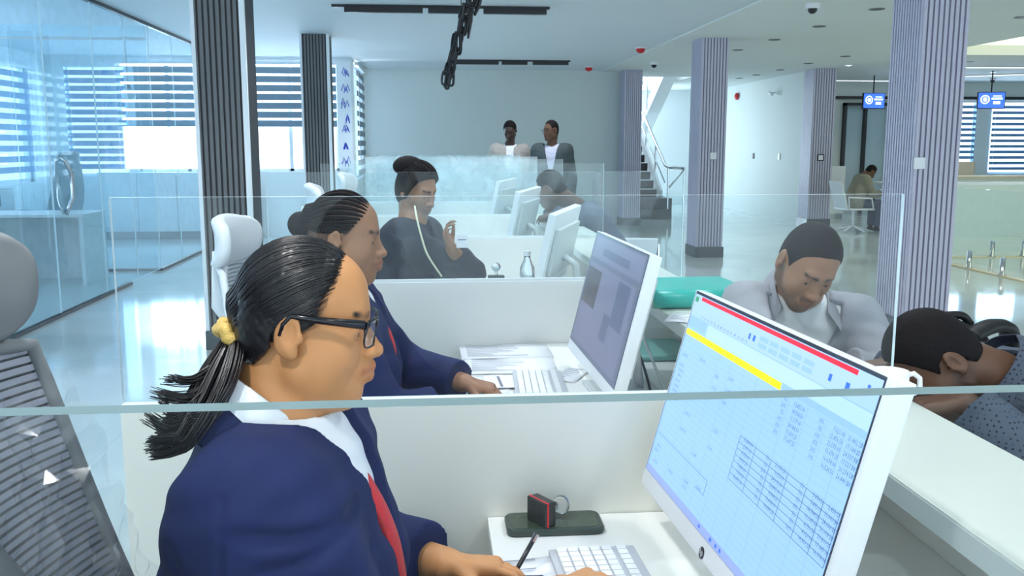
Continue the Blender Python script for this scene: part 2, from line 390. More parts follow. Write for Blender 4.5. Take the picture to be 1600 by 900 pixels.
# ------------------------------------------------------------------ columns
def column(x, y, w, d, h, dark, label, plate=None, ns=9):
    ms, mc = ('slat_dark', 'core_dark') if dark else ('slat_lilac', 'core_lilac')
    c = thing('slatted_column', label, 'column', (x, y, 0), group='slatted columns')
    MB().box(.012, w - .012, .012, d - .012, 0, h).build('core', mc, c)
    p = w / ns; me = MB().box(-p * .31, p * .31, -.013, .013, .14, h).mesh('slat', ms)
    for i in range(ns): link('slat', me, c, (p * (i + .5), .012, 0))
    nd = round(d / p); q = d / nd; side = w - .012 if dark else .012
    if not dark:
        me2 = MB().box(-.013, .013, -q * .31, q * .31, .14, h).mesh('slat', ms)
        for i in range(nd): link('slat', me2, c, (side, q * (i + .5), 0))
    else:
        MB().box(w - .03, w + .006, -.006, .03, 0, h).build('corner_strip', 'alu_white', c); MB().box(-.006, .02, -.006, .02, 0, h).build('corner_strip', 'alu_white', c)
    MB().box(-.01, w + .01, -.012, d + .01, 0, .14).build('skirting', 'skirting', c)
    if plate:
        px, z, fr = plate
        s = MB().box(px, px + .085, -.014, -.002, z, z + .085, .003).build('switch_plate', 'plastic_white', c)
        if fr: MB().box(px - .02, px + .105, -.009, -.001, z - .015, z + .1).build('plate_frame', 'black', c)
    return c
column(-1.63, 6.65, .35, .46, ZL, True, 'dark grey slatted column nearest, beside the glass office')
column(-1.62, 11.9, .35, .46, ZL, True, 'dark grey slatted column farther back beside the narrow blind')
column(3.46, 16.72, .33, .44, ZR, False, 'lilac slatted column against the back wall beside the stair')
column(3.42, 11.78, .36, .46, ZR, False, 'lilac slatted column with white plate between stair and grey wall', (.15, 1.28, False))
column(6.75, 16.2, .42, .46, ZR, False, 'lilac slatted column with black framed plate, left of the seated man', (.15, 1.2, True))
column(3.55, 6.62, .36, .46, ZR, False, 'large lilac slatted column in front, right of the customers', (-.0, 1.28, False), 9)

# ------------------------------------------------------------------ ceiling fittings
def downlight(x, y, z, label, on=False, lamp=True):
    t = thing('downlight', label, 'downlight', (x, y, z), group='recessed ceiling downlights')
    MB().lathe((0, 0, 0), [(.075, 0), (.08, -.006), (.055, -.008), (.05, -.002)], 20).build('ring', 'plastic_white' if on else 'slat_dark', t)
    MB().lathe((0, 0, 0), [(.049, -.003), (.03, -.005), (.001, -.0055)], 16).build('lens', 'lamp_on' if on else 'black_metal', t)
    return t
def ceil_pt(px, py, z):   # a ceiling fitting seen at a pixel of the photograph
    ph, th = R(8.764), R(4.86)
    fw = Vector((math.sin(th) * math.cos(ph), math.cos(th) * math.cos(ph), -math.sin(ph))); rt = Vector((math.cos(th), -math.sin(th), 0)); up = rt.cross(fw)
    d = fw + rt * ((px - 800) / 1440) - up * ((py - 450) / 1440)
    return Vector((0, 0, CAM_H)) + d * ((z - CAM_H) / d.z)
names = ['in the row right of the dome camera', 'left of the far column with the black plate', 'just above the column with the white plate', 'beside the column with the white plate', 'farthest along the grey side wall',
         'second along the grey side wall', 'third along the grey side wall', 'left of the lit spot by the television', 'right of the large front column', 'at the right edge above the cove']
for i, (px, py) in enumerate([(1370, 14), (1280, 41), (1210, 62), (1153, 78), (1155, 122), (1182, 117), (1219, 109), (1263, 99), (1515, 97), (1596, 27)]):
    p = ceil_pt(px, py, ZR); downlight(p.x, p.y, ZR, 'dark recessed ceiling downlight ' + names[i])
p = ceil_pt(1321, 88, ZR); downlight(p.x, p.y, ZR, 'dark recessed downlight above the small lit spot')
for i, (px, py) in enumerate([(1326, 102), (1551, 113)]):
    p = ceil_pt(px, py, ZR); downlight(p.x, p.y, ZR, 'lit bluish ceiling spot ' + ('above the left television', 'above the right television')[i], True)
def area(name, x, y, z, sx, sy, w, col, rot=(0, 0, 0)):
    L = bpy.data.lights.new(name, 'AREA'); L.shape = 'RECTANGLE'; L.size = sx; L.size_y = sy; L.energy = w; L.color = col
    o = bpy.data.objects.new(name, L); COL.objects.link(o); o.location = (x, y, z); o.rotation_euler = rot
    o['kind'] = 'helper'; return o
# daylight entering through the windows (sky portals outside the panes)
area('daylight', -6.6, 5.3, 1.9, 4.6, 1.9, 260, (.72, .87, 1), (0, R(-90), 0))
area('daylight', -6.6, 10.6, 1.9, 5.4, 1.9, 300, (.72, .87, 1), (0, R(-90), 0))
area('daylight', -3.2, 15.7, 1.9, 4.0, 1.8, 200, (.75, .88, 1), (R(-90), 0, 0))
area('daylight', 12, 20.2, 1.7, 3.0, 1.6, 150, (.65, .8, 1), (R(-90), 0, 0))
area('daylight', 4.3, 23.4, 2.0, 1.8, 3.4, 150, (.8, .92, 1), (R(-90), 0, 0))
# added fill spots under the ceiling, over the desks and the hall
def lamp(x, y, z, w, col=(1, .975, .95), r=.05, ang=130):
    L = bpy.data.lights.new('fill_spot', 'SPOT'); L.energy = w; L.color = col; L.shadow_soft_size = r; L.spot_size = R(ang); L.spot_blend = .7
    o = bpy.data.objects.new('fill_spot', L); COL.objects.link(o); o.location = (x, y, z - .03); o['kind'] = 'helper'
k = 0
for y in (.2, 1.5, 3.4, 5.2, 7.0, 10.5, 14.0):
    for x in (-.5, 1.3):
        if y < 3:
            downlight(x, y, ZL, 'added lit ceiling downlight %s the woman in glasses, out of the frame %s' % ('before' if y < 1 else 'above', 'on the aisle side' if x < 0 else 'on the customer side'), True)  # unseen lit fittings, added to go with the near fill spots
        lamp(x, y, ZL, FILL_W * ((1.0 if x < 0 else .5) if y < 3 else 1.15), (1, .975, .95) if y < 3 else (.93, .97, 1)); k += 1
for (x, y) in ((5.2, 5), (5.2, 9), (5.3, 13.5), (6.9, 8.2), (8.5, 14.2), (9, 17.5)): lamp(x, y, ZR, 45, (1, .98, .86), .3)  # warm fill spots added over the hall, without fittings
tr_lbl = ['long black track light nearest, crossing the ceiling top', 'long black track light farther back near the back wall']
for i, (y, x0, x1) in enumerate([(9.45, -.92, 1.18), (15.2, .3, 2.24)]):
    t = thing('track_light', tr_lbl[i], 'track light', ((x0 + x1) / 2, y, ZL), group='black ceiling track lights')
    L = (x1 - x0) / 2
    MB().box(-L - .05, L, -.015, .015, -.025, 0).build('rail', 'black_metal', t)
    for a, b in ((-.93, -.2), (-.15, .28), (.37, .97)): MB().box(a * L, b * L, -.03, .03, -.075, -.025, .004).build('lamp_bar', 'black_metal', t)
# hanging black sculpture lamp
t = thing('pendant_sculpture', 'black hanging sculpture of linked bars and loops below the ceiling', 'chandelier', (.15, 8.4, ZL))
rod = MB(); rod.box(-.05, .25, -.15, .1, -.02, 0)
rod.tube([(.1, 0, 0), (.1, 0, -.05)], .008); rod.build('canopy', 'black_metal', t)
def looppts(c, w, h, tilt, yaw, n=18):
    out = []
    for i in range(n + 1):
        a = 2 * math.pi * i / n; x = w * math.copysign(abs(math.cos(a)) ** .5, math.cos(a)); z = h * math.copysign(abs(math.sin(a)) ** .8, math.sin(a))
        v = Matrix.Rotation(yaw, 3, 'Z') @ (Matrix.Rotation(tilt, 3, 'Y') @ Vector((x, 0, z))); out.append(v + Vector(c))
    return out
rs = random.Random(3)
chain = [(736, 8, .04), (728, 30, .05), (722, 52, .05), (716, 72, .05), (712, 92, .05), (706, 112, .045), (702, 128, .035)]
for i, (px, py, hh) in enumerate(chain):
    Y = 8.4
    x = (px - 676) / 1440 * Y - .15 + .0; z = CAM_H + (228 - py) / 1440 * Y * 1.0 - ZL
    for q in range(3):
        MB().tube(looppts((x + rs.uniform(-.035, .035), rs.uniform(-.05, .05), z + rs.uniform(-.03, .03)), rs.uniform(.012, .03), rs.uniform(.05, .085), rs.uniform(.0, .35), rs.uniform(-.8, .8)), .011, 6, False).build('loop', 'black_metal', t, True)
    MB().tube([(x - .01, 0, z + .09), (x - .035, .01, z - .07)], .016, 6).build('bar', 'black_metal', t)
for (px0, py0, px1, py1, w) in ((737, 12, 732, 66, .02), (752, 0, 742, 32, .022), (746, 0, 741, 20, .014), (724, 48, 719, 86, .013), (712, 104, 700, 138, .01), (709, 92, 697, 136, .008)):
    a = ((px0 - 676) / 1440 * 8.4 - .15, .06, CAM_H + (228 - py0) / 1440 * 8.4 - ZL); b = ((px1 - 676) / 1440 * 8.4 - .15, .06, CAM_H + (228 - py1) / 1440 * 8.4 - ZL)
    MB().tube([a, ((a[0] + b[0]) / 2 + .006, .06, (a[2] + b[2]) / 2), b], [w, w * 1.1, w * .5], 8).build('bar', 'black_metal', t)
MB().tube([(.1, 0, -.03), ((728 - 676) / 1440 * 8.4 - .15, 0, -.35), (.02, 0, -.75)], .004, 6).build('wire', 'black_metal', t)
# smoke alarms, cameras
for (px, py, l) in [(1001, 74, 'red ceiling alarm nearer, on the ceiling seam'), (920, 104, 'small red ceiling alarm farther back above the back wall')]:
    p = ceil_pt(px, py, ZL); t = thing('fire_alarm', l, 'alarm', tuple(p), group='red ceiling alarms')
    MB().lathe((0, 0, 0), [(.075, 0), (.075, -.02)], 20).build('base', 'plastic_white', t); MB().ball((0, 0, -.03), .065, 10, (1, 1, .8)).build('bell', 'red', t, True)
for (px, py, l, z) in [(1270, 6, 'white dome camera on the ceiling left of the large column', ZR), (1022, 97, 'small dome camera on the ceiling near the stair', ZR), (1551, 122, 'small dome camera above the right television', ZR)]:
    p = ceil_pt(px, py, z); t = thing('dome_camera', l, 'camera', tuple(p), group='ceiling dome cameras')
    MB().lathe((0, 0, 0), [(.07, 0), (.07, -.03), (.055, -.045)], 20).build('housing', 'plastic_white', t); MB().ball((0, 0, -.05), .045, 10).build('dome', 'black_metal', t, True)
t = thing('wall_alarm', 'red alarm bell on the grey side wall under the ceiling', 'alarm', (6.83, 20.6, 2.55)); MB().lathe((0, 0, 0), [(.08, .0), (.08, -.03), (.04, -.06)], 16, 'x').build('bell', 'red', t)
MB().lathe((0, 0, 0), [(.03, .02), (.03, 0)], 12, 'x').build('base', 'plastic_white', t)
t = thing('wall_camera', 'small white bullet camera on the grey side wall', 'camera', (6.84, 18.3, 2.5)); MB().tube([(0, 0, 0), (-.08, -.02, 0)], .012).build('bracket', 'plastic_white', t); MB().tube([(-.08, .08, 0), (-.1, -.10, -.03)], .035, 12).build('body', 'plastic_white', t)
for (y, l, m) in ((19.4, 'small dark socket on the grey side wall', 'slat_dark'), (17.9, 'small white switch on the grey side wall', 'plastic_white')):
    tag(MB().box(6.83, 6.85, y, y + .09, 1.18, 1.3, .004).build('wall_switch', m), l, 'switch')
# led lines
for i, (a, b, m, l) in enumerate([((8.2, 15.6), (12.6, 15.4), 'led_warm', 'thin warm light strip running across the hall ceiling'), ((9.6, 18.0), (13.2, 15.6), 'led', 'slanting white light strip above the right television'), ((8.0, 18.9), (9.6, 18.9), 'led', 'bluish light strip left of the left television')]):
    d = Vector((b[0] - a[0], b[1] - a[1], 0)); L = d.length
    t = thing('light_strip', l, 'light strip', ((a[0] + b[0]) / 2, (a[1] + b[1]) / 2, ZR), math.atan2(d.y, d.x), group='ceiling light strips')
    MB().box(-L / 2, L / 2, -.04, .04, -.02, 0).build('profile', 'alu_white', t); MB().box(-L / 2 + .01, L / 2 - .01, -.03, .03, -.024, -.02).build('diffuser', m, t)
# hanging televisions
for (x, y, z, rz, l, s) in ((8.55, 17.6, 2.16, 0.15, 'hanging television with blue picture between the two right columns', 1), (10.2, 16.4, 2.12, -.25, 'hanging television with blue picture at the far right', 1)):
    t = thing('television', l, 'television', (x, y, z), rz, 'hanging televisions'); t.scale = (.85, .85, .85)
    MB().box(-.28, .28, -.02, .03, 0, .36, .006).build('casing', 'black_metal', t)
    s_ = MB().box(-.265, .265, -.024, -.02, .02, .345).build('screen', 'tv_blue', t)
    MB().lathe((-.13, -.0245, .2), [(.095, .0), (.095, -.002)], 24, 'y').build('emblem_disc', 'tv_white', s_); MB().lathe((-.13, -.027, .2), [(.07, .0), (.07, -.002)], 24, 'y').build('emblem_ring', 'tv_blue', s_); MB().lathe((-.13, -.03, .2), [(.045, .0), (.045, -.002)], 24, 'y').build('emblem_core', 'tv_white', s_)
    mb = MB(); mb.box(.0, .22, -.027, -.024, .2, .235); mb.box(.03, .2, -.027, -.024, .26, .28); mb.box(.04, .18, -.027, -.024, .1, .16); mb.build('screen_print', 'tv_white', s_)
    MB().tube([(0, .02, .36), (0, .02, (ZR - z) / .85)], .015, 8).build('hanger', 'black_metal', t)

# ------------------------------------------------------------------ stair
st = thing('staircase', 'dark stair with steel handrails rising behind the lilac column', 'stairs', (4.2, 18.4, 0))
MB().box(-.75, .62, 0, 1.2, 0, .40).build('platform', 'brick_dark', st)
MB().box(-.75, .50, -.28, 0, 0, .2).build('platform_step', 'brick_dark', st)
for i in range(9):
    z0 = .40 + i * .175; y0 = .5 + i * .29
    s_ = MB().box(-.75, .42, y0, y0 + .32, z0 - .1, z0 + .155).build('step', 'brick_dark', st)
    MB().box(-.75, .42, y0 - .02, y0 + .06, z0 + .155, z0 + .175).build('nosing', 'alu_white', s_)
sx = .47
MB().add([(sx - .02, .3, .25), (sx + .03, .3, .25), (sx - .02, 3.2, 2.0), (sx + .03, 3.2, 2.0), (sx - .02, .3, .55), (sx + .03, .3, .55), (sx - .02, 3.2, 2.3), (sx + .03, 3.2, 2.3)], [(0, 1, 3, 2), (4, 6, 7, 5), (0, 4, 5, 1), (2, 3, 7, 6), (0, 2, 6, 4), (1, 5, 7, 3)]).build('stringer', 'alu_white', st)
MB().tube([(.86, .02, 1.0), (.53, .0, 1.02), (.5, .15, 1.06), (.48, 3.2, 2.72)], .028, 10).build('handrail', 'steel', st, True)
MB().tube([(.50, .15, .72), (.48, 3.2, 2.38)], .016, 8).build('handrail', 'steel', st, True)
for (x, y, z0, z1) in ((.53, 0, 0, 1.02), (.86, 0, 0, 1.0), (.48, .9, .9, 1.45), (.48, 1.8, 1.4, 1.95), (.48, 2.7, 1.9, 2.45)): MB().cyl(x, y, z0, z1, .02, n=10).build('baluster', 'steel', st)
MB().tube([(.86, .0, .98), (.55, -.02, .62)], .02, 8).build('handrail', 'steel', st, True)
MB().add([(.62, 3.2, 1.75), (.9, 3.2, 1.75), (.62, .8, 2.95), (.9, .8, 2.95), (.62, 3.2, 2.05), (.9, 3.2, 2.05), (.62, .8, 3.25), (.9, .8, 3.25)], [(0, 1, 3, 2), (4, 6, 7, 5), (0, 4, 5, 1), (2, 3, 7, 6), (0, 2, 6, 4), (1, 5, 7, 3)]).build('upper_stringer', 'wall_white', st)
MB().tube([(.62, 3.2, 2.75), (.62, 1.4, 3.65)], .025, 8).build('handrail', 'steel', st, True)
for y in (3.0, 2.4): MB().cyl(.62, y, 1.85 + (3.2 - y) * .5, 2.75 + (3.2 - y) * .5, .018, n=8).build('baluster', 'steel', st)

# ------------------------------------------------------------------ glass office on the left
go = thing('glass_wall', 'frameless glass office wall with dark floor track along the aisle', 'glass wall', (-3.2, 9, 0))
ys = [3.85, 4.9, 5.95, 7.0, 8.1, 9.25, 10.2, 11.05, 12.0, 13.0, 14.0, 15.08]
for a, b in zip(ys[:-1], ys[1:]):
    mb = MB().box(-.006, .006, a - 9 + .004, b - 9 - .004, .03, ZL - .03)
    mb.m = [0, 0, 1, 1, 1, 1]; mb.mi = 1
    mb.build('pane', ['glass_office', 'glass_edge_bright'], go)
MB().box(-.02, .02, 3.85 - 9, 9.95 - 9, 0, .03).build('floor_track', 'black_metal', go)
MB().box(-.02, .02, 11.06 - 9, 15.08 - 9, 0, .03).build('floor_track', 'black_metal', go)
MB().box(-.025, .025, 3.85 - 9, 15.08 - 9, ZL - .035, ZL).build('ceiling_track', 'black_metal', go)
for s in (-1, 1):
    hd = [(0, 0, .86), (s * .03, 0, .93), (s * .055, .03, 1.0), (s * .055, .03, 1.22), (s * .03, -.02, 1.32), (0, -.03, 1.36)]
    MB().tube([(x + s * .006, y + 8.35 - 9, z) for x, y, z in hd], .018, 8).build('door_handle', 'steel', go, True)
tag(go, kind='thing')
# inner glass screen across the office
gi = thing('glass_screen', 'inner glass screen crossing the office behind the glass wall', 'glass screen', (-4.4, 11.05, 0))
for a, b in ((-1.5, -.3), (-.3, 1.18)):
    mb = MB().box(a + .004, b - .004, -.006, .006, .03, ZL - .03); mb.m = [1, 1, 0, 0, 1, 1]; mb.mi = 1; mb.build('pane', ['glass_office', 'glass_edge_bright'], gi)
MB().box(-1.5, 1.18, -.015, .015, 0, .03).build('floor_track', 'black_metal', gi); MB().box(-1.5, 1.18, -.015, .015, 2.63, 2.66).build('head_rail', 'plastic_lgrey', gi)
# cabinets under the side window
for i in range(6):
    y = 6.2 + i * 1.1
    lb = ['nearest grey-white office cabinet under the side blind', 'second office cabinet under the side blind', 'third office cabinet under the side blind, left of the grey chair', 'fourth office cabinet under the side blind', 'fifth office cabinet under the side blind', 'farthest office cabinet under the side blind'][i]
    c = thing('office_cabinet', lb, 'cabinet', (-5.6, y, 0), group='office cabinets')
    MB().box(-.3, .28, -.54, .54, 0, .93).build('body', 'wall_white', c); MB().box(-.32, .32, -.55, .55, .93, .96).build('top', 'laminate', c)
    for s in (-1, 1):
        d = MB().box(.28, .30, min(s * .01, s * .53), max(s * .01, s * .53), .06, .91, .003).build('door', 'plastic_lgrey', c)
        MB().tube([(.30, s * .07, .72), (.33, s * .07, .72), (.33, s * .07, .86), (.30, s * .07, .86)], .008, 6).build('handle', 'black_metal', d)
pl = thing('potted_plant', 'small dark plant on the office cabinet by the side blind', 'plant', (-5.55, 9.6, .96))
MB().lathe((0, 0, 0), [(.05, 0), (.07, .1), (.06, .1)], 14).build('pot', 'plastic_white', pl)
rp = random.Random(5)
lf = MB().add([(0, 0, 0), (.02, .05, .03), (0, .12, .02), (-.02, .05, .03)], [(0, 1, 2, 3)]).mesh('leaf', 'leaf')
for i in range(16): link('leaf', lf, pl, (0, 0, .1 + rp.uniform(0, .06)), (rp.uniform(.0, .9), 0, rp.uniform(0, 6.28)))
sp = thing('low_partition', 'white panelled low wall under the office blinds', 'low wall', (-4.0, 14.9, 0))
for i in range(4): MB().box(-1.2 + i * .6 + .004, -1.2 + (i + 1) * .6 - .004, -.03, .1, .12, 1.04, .004).build('panel', 'wall_white', sp)
MB().box(-1.2, 1.2, -.02, .1, 0, .12).build('plinth', 'slat_dark', sp)
od = thing('office_desk', 'white office desk inside the glass room', 'desk', (-4.3, 10.2, 0))
MB().box(-.7, .7, -.35, .35, .72, .75).build('desk_top', 'laminate', od); MB().box(-.68, .68, .3, .33, 0, .72).build('modesty_panel', 'wall_white', od)
for s in (-1, 1): MB().box(s * .66 - .02, s * .66 + .02, -.33, .3, 0, .72).build('side_panel', 'wall_white', od)
for (x, y, z, l) in ((-4.6, 9.2, 2.1, 'round glass pendant lamp nearest in the office'), (-3.9, 12.5, 2.1, 'small white pendant lamp farther in the office')):
    t = thing('pendant_lamp', l, 'pendant lamp', (x, y, z), group='office pendant lamps')
    MB().lathe((0, 0, ZL - z), [(.06, 0), (.06, -.02)], 16).build('canopy', 'slat_dark', t); MB().cyl(0, 0, .1, ZL - z, .004, n=6).build('wire', 'slat_dark', t); MB().ball((0, 0, 0), .09, 12).build('globe', 'plastic_white', t, True); MB().lathe((0, 0, .07), [(.05, 0), (.02, .06)], 12).build('socket', 'slat_dark', t)

# ------------------------------------------------------------------ workstations
PY = [.30, 1.67, 3.22, 4.78, 6.33, 7.9, 9.45]
HWZ, GZ = .975, 1.36
ordn = ['nearest, crossing the bottom of the picture', 'between the woman in glasses and the woman with braids', 'between the woman with braids and the woman with a lanyard', 'behind the woman with a lanyard', 'fourth behind the woman in glasses', 'fifth behind the woman in glasses', 'last, in front of the two standing men']
for i, y in enumerate(PY):
    p = thing('desk_partition', 'white half-height desk partition with clear glass top, ' + ordn[i], 'partition', (0, y, 0), group='desk partitions')
    MB().box(-.57, .64, 0, .04, 0, HWZ, .002).build('panel', 'laminate_cream_warmcast' if i in (0, 1) else 'laminate', p)  # the two nearest panels carry a warm light cast in their colour
    MB().box(.64, .865, 0, .04, 0, .94).build('panel', 'laminate', p)
    mb = MB().box(-.57, .89, .014, .024, HWZ + .008, GZ); mb.m = [1, 1, 0, 0, 1, 1]; mb.mi = 1
    mb.build('glass_pane', ['glass_near' if i == 0 else 'glass' if i == 1 else 'glass_film' if i >= 5 else 'glass_hazy' if i == 4 else 'glass_far', 'glass_edge_near' if i == 0 else 'glass_edge_bright'], p)
    MB().box(-.57, .64, .009, .029, HWZ - .001, HWZ + .009).build('glass_channel', 'alu_white', p)
ct = thing('service_counter', 'long white customer counter ledge along the row of desks', 'counter', (.77, 4.6, 0))
MB().box(-.115, .115, -5.6, 5.2, .943, .98, .003).build('ledge', ['ledge'], ct)
MB().box(.095, .125, -5.6, 5.2, 0, .943).build('front_panel', 'laminate', ct)
MB().box(-.117, -.1152, -5.6, 5.2, .945, .977).build('edge_band', 'ledge_edge', ct)
dl = ['nearest white desk under the spreadsheet monitor', 'white desk with papers in front of the woman with braids', 'white desk of the woman with a lanyard', 'white desk of the fourth station', 'white desk of the fifth station', 'white desk of the farthest station']
for i in range(6):
    y0, y1 = PY[i] + .042, PY[i + 1] - .002
    d = thing('desk', dl[i], 'desk', (.48, y0, 0), group='desks in the row')
    MB().box(-.385, .384, 0, y1 - y0, .725, .75, .002).build('desk_top', 'laminate', d)
    MB().box(-.02, .0, .01, y1 - y0 - .01, .35, .725).build('modesty_panel', 'laminate', d)
    for yy in (.05, y1 - y0 - .08): MB().box(-.28, .36, yy, yy + .03, 0, .725).build('side_panel', 'laminate', d)

# ------------------------------------------------------------------ office chairs (face +X, base at floor)
def office_chair(name, label, loc, rz, grey, group='office chairs', armless=False):
    fr, ms = ('chair_grey', 'mesh_grey') if grey else ('chair_white', 'mesh_white')
    c = thing(name, label, 'chair', loc, rz, group)
    MB().box(-.22, .26, -.25, .25, .44, .52, .03).build('seat', 'chair_grey' if grey else 'mesh_white', c, True)
    MB().cyl(0, 0, .1, .44, .03).build('gas_post', 'black_metal', c)
    for k in range(5):
        a = k * 2 * math.pi / 5; l = MB().tube([(0, 0, .12), (.3 * math.cos(a), .3 * math.sin(a), .085)], [.03, .018], 8).build('base_arm', fr, c)
        MB().lathe((.3 * math.cos(a), .3 * math.sin(a), .04), [(.038, -.02), (.04, 0), (.038, .02)], 12, 'y').build('castor', 'black', l)
    rec = math.tan(R(17.5))
    def bx(z, u): return -.235 - (z - .55) * rec + .045 * u * u - .03 * math.sin((z - .5) / .65 * math.pi)
    def hw(z): return .245 - .075 * max(0, (z - .75) / .42) ** 1.5
    z0, z1 = .55, 1.235
    pts = []
    N = 14
    for i in range(N + 1): z = z0 + (z1 - z0) * i / N; pts.append((bx(z, 1), hw(z), z))
    top = [(bx(z1, u), hw(z1) * u, z1 + .012 * (1 - u * u)) for u in [j / 6 for j in range(5, -6, -1)]]
    pts2 = [(x, -y, z) for x, y, z in pts[::-1]]
    bot = [(bx(z0, u), hw(z0) * u, z0 - .01) for u in [j / 6 for j in range(-5, 6)]]
    MB().tube(pts + top + pts2 + bot + [pts[0]], .0095, 8, False).build('back_frame', fr, c, True)
    # mesh: fine horizontal ribs, uncountable
    mb = MB(); nr = 62
    for k in range(nr):
        z = z0 + (z1 - z0) * (k + .5) / nr; row = []
        h2 = (z1 - z0) / nr * .36
        top_ = [(bx(z, u), hw(z) * u, z + h2) for u in [j / 8 for j in range(-8, 9)]]; bot_ = [(x, y, zz - 2 * h2) for x, y, zz in top_]
        mb.grid([bot_, top_])
    o = mb.build('back_mesh', ms, c, True); o['kind'] = 'stuff'
    MB().grid([[(bx(z, u) - .008, hw(z) * u * .98, z) for u in [j / 8 for j in range(-8, 9)]] for z in [z0 + (z1 - z0) * i / 14 for i in range(15)]]).build('back_liner', fr if grey else ms, c, True)
    # headrest
    P = []
    for i in range(9):
        z = 1.25 + .125 * i / 8; row = []
        for j in range(13):
            u = -1 + j / 6; w = .150 * (1 - .22 * ((i - 4) / 4) ** 4); row.append((-.435 + .05 * u * u - .02 * ((i - 4) / 4) ** 2 * 1 + .012 * i / 8 - (z - 1.2) * .03, w * u * 1.0, z + .014 * (1 - u * u) * (1 if i > 4 else -1)))
        P.append(row)
    MB().grid(P).build('headrest', fr, c, True, solid=.035, sub=1)
    MB().tube([(-.38, 0, 1.0), (-.46, 0, 1.12), (-.45, 0, 1.28)], .022, 8).build('headrest_stem', fr, c, True)
    MB().tube([(-.12, 0, .42), (-.27, 0, .46), (-.34, 0, .7), (-.40, 0, 1.02)], .025, 8).build('spine', fr, c, True)
    if not armless:
        for s in (-1, 1):
            MB().tube([(.02, s * .24, .46), (.02, s * .31, .5), (.0, s * .31, .66)], .018, 8).build('arm_post', fr, c, True)
            MB().box(-.14, .14, s * .31 - .04, s * .31 + .04, .66, .69, .012).build('arm_pad', fr, c, True)
    return c
ch1 = office_chair('office_chair', 'grey mesh office chair wrapped in clear plastic at the left edge', (-.080, .98, 0), R(2), True); ch1.scale = (1, 1, .985)
# crumpled plastic wrap on it
rw = random.Random(11); P = []
for i in range(26):
    z = .80 + .40 * i / 25; row = []
    for j in range(26):
        u = -1.04 + 2.08 * j / 25; w = .225 - .04 * max(0, (z - .75) / .42)
        row.append((-.235 - (z - .55) * .3153 + .045 * u * u + .018 + rw.uniform(-.008, .010) + .008 * math.sin(7 * u + 23 * z), w * u, z + rw.uniform(-.006, .006)))
    P.append(row)
MB().grid(P).build('plastic_wrap', 'film', ch1)
ch2 = office_chair('office_chair', 'white office chair behind the woman with braids', (-.12, 2.45, 0), R(-6), False); ch2.scale = (1, 1, .915)
ch3 = office_chair('office_chair', 'white office chair behind the woman with a lanyard', (-.10, 4.1, 0), R(5), False); ch3.scale = (1, 1, .93)
ch4 = office_chair('office_chair', 'pale office chair at the fourth station, seen through glass', (-.12, 5.6, 0), R(-10), False); ch4.scale = (1, 1, .93)
ch5 = office_chair('office_chair', 'grey office chair inside the glass office by the cabinets', (-4.7, 11.8, 0), R(150), True)
chc = thing('customer_chair', 'empty grey high-backed customer chair before the lilac column at the back wall', 'chair', (1.16, 8.1, 0), R(178))
MB().box(-.24, .25, -.24, .24, .41, .46, .02).build('seat', 'chair_grey', chc, True)
MB().grid([[(-.27 - .03 * (i / 8) - .02 * math.sin(i / 8 * 3.14) + .03 * u * u, (.235 - .09 * max(0, i / 8 - .6) ** 1.2) * u, .48 + .74 * i / 8 - .03 * u * u * (i > 6)) for u in [-1 + j / 5 for j in range(11)]] for i in range(9)]).build('backrest', 'chair_grey', chc, True, solid=.03, sub=1)
for sx_ in (-.22, .22):
    for sy_ in (-.21, .21): MB().tube([(sx_ * 1.05, sy_, 0), (sx_, sy_, .42)], .014, 8).build('leg', 'steel', chc)

# ------------------------------------------------------------------ monitors (local: screen faces -X, left edge at +Y)
def text_mesh(name, items, m, parent, M):
    vs = []; fs = []
    cache = {}
    for key in sorted({(i[0], i[3], i[4]) for i in items}):
        cu = bpy.data.curves.new('t', 'FONT'); cu.body = key[0]; cu.size = key[1]; cu.align_x = key[2]; cu.resolution_u = 1
        ob = bpy.data.objects.new('t', cu); COL.objects.link(ob); cache[key] = ob
    dg = bpy.context.evaluated_depsgraph_get()
    for key, ob in list(cache.items()):
        me = ob.evaluated_get(dg).to_mesh(); cache[key] = ([tuple(p.co) for p in me.vertices], [tuple(f.vertices) for f in me.polygons], ob)
    for v_, f_, ob in cache.values(): cu = ob.data; bpy.data.objects.remove(ob); bpy.data.curves.remove(cu)
    for (txt, u, v, size, al) in items:
        v_, f_, _ = cache[(txt, size, al)]; o = len(vs)
        vs += [(x + u, y + v, 0) for x, y, z in v_]; fs += [tuple(i + o for i in f) for f in f_]
    mb = MB(); mb.add([M @ Vector(v) for v in vs], fs); return mb.build(name, m, parent)
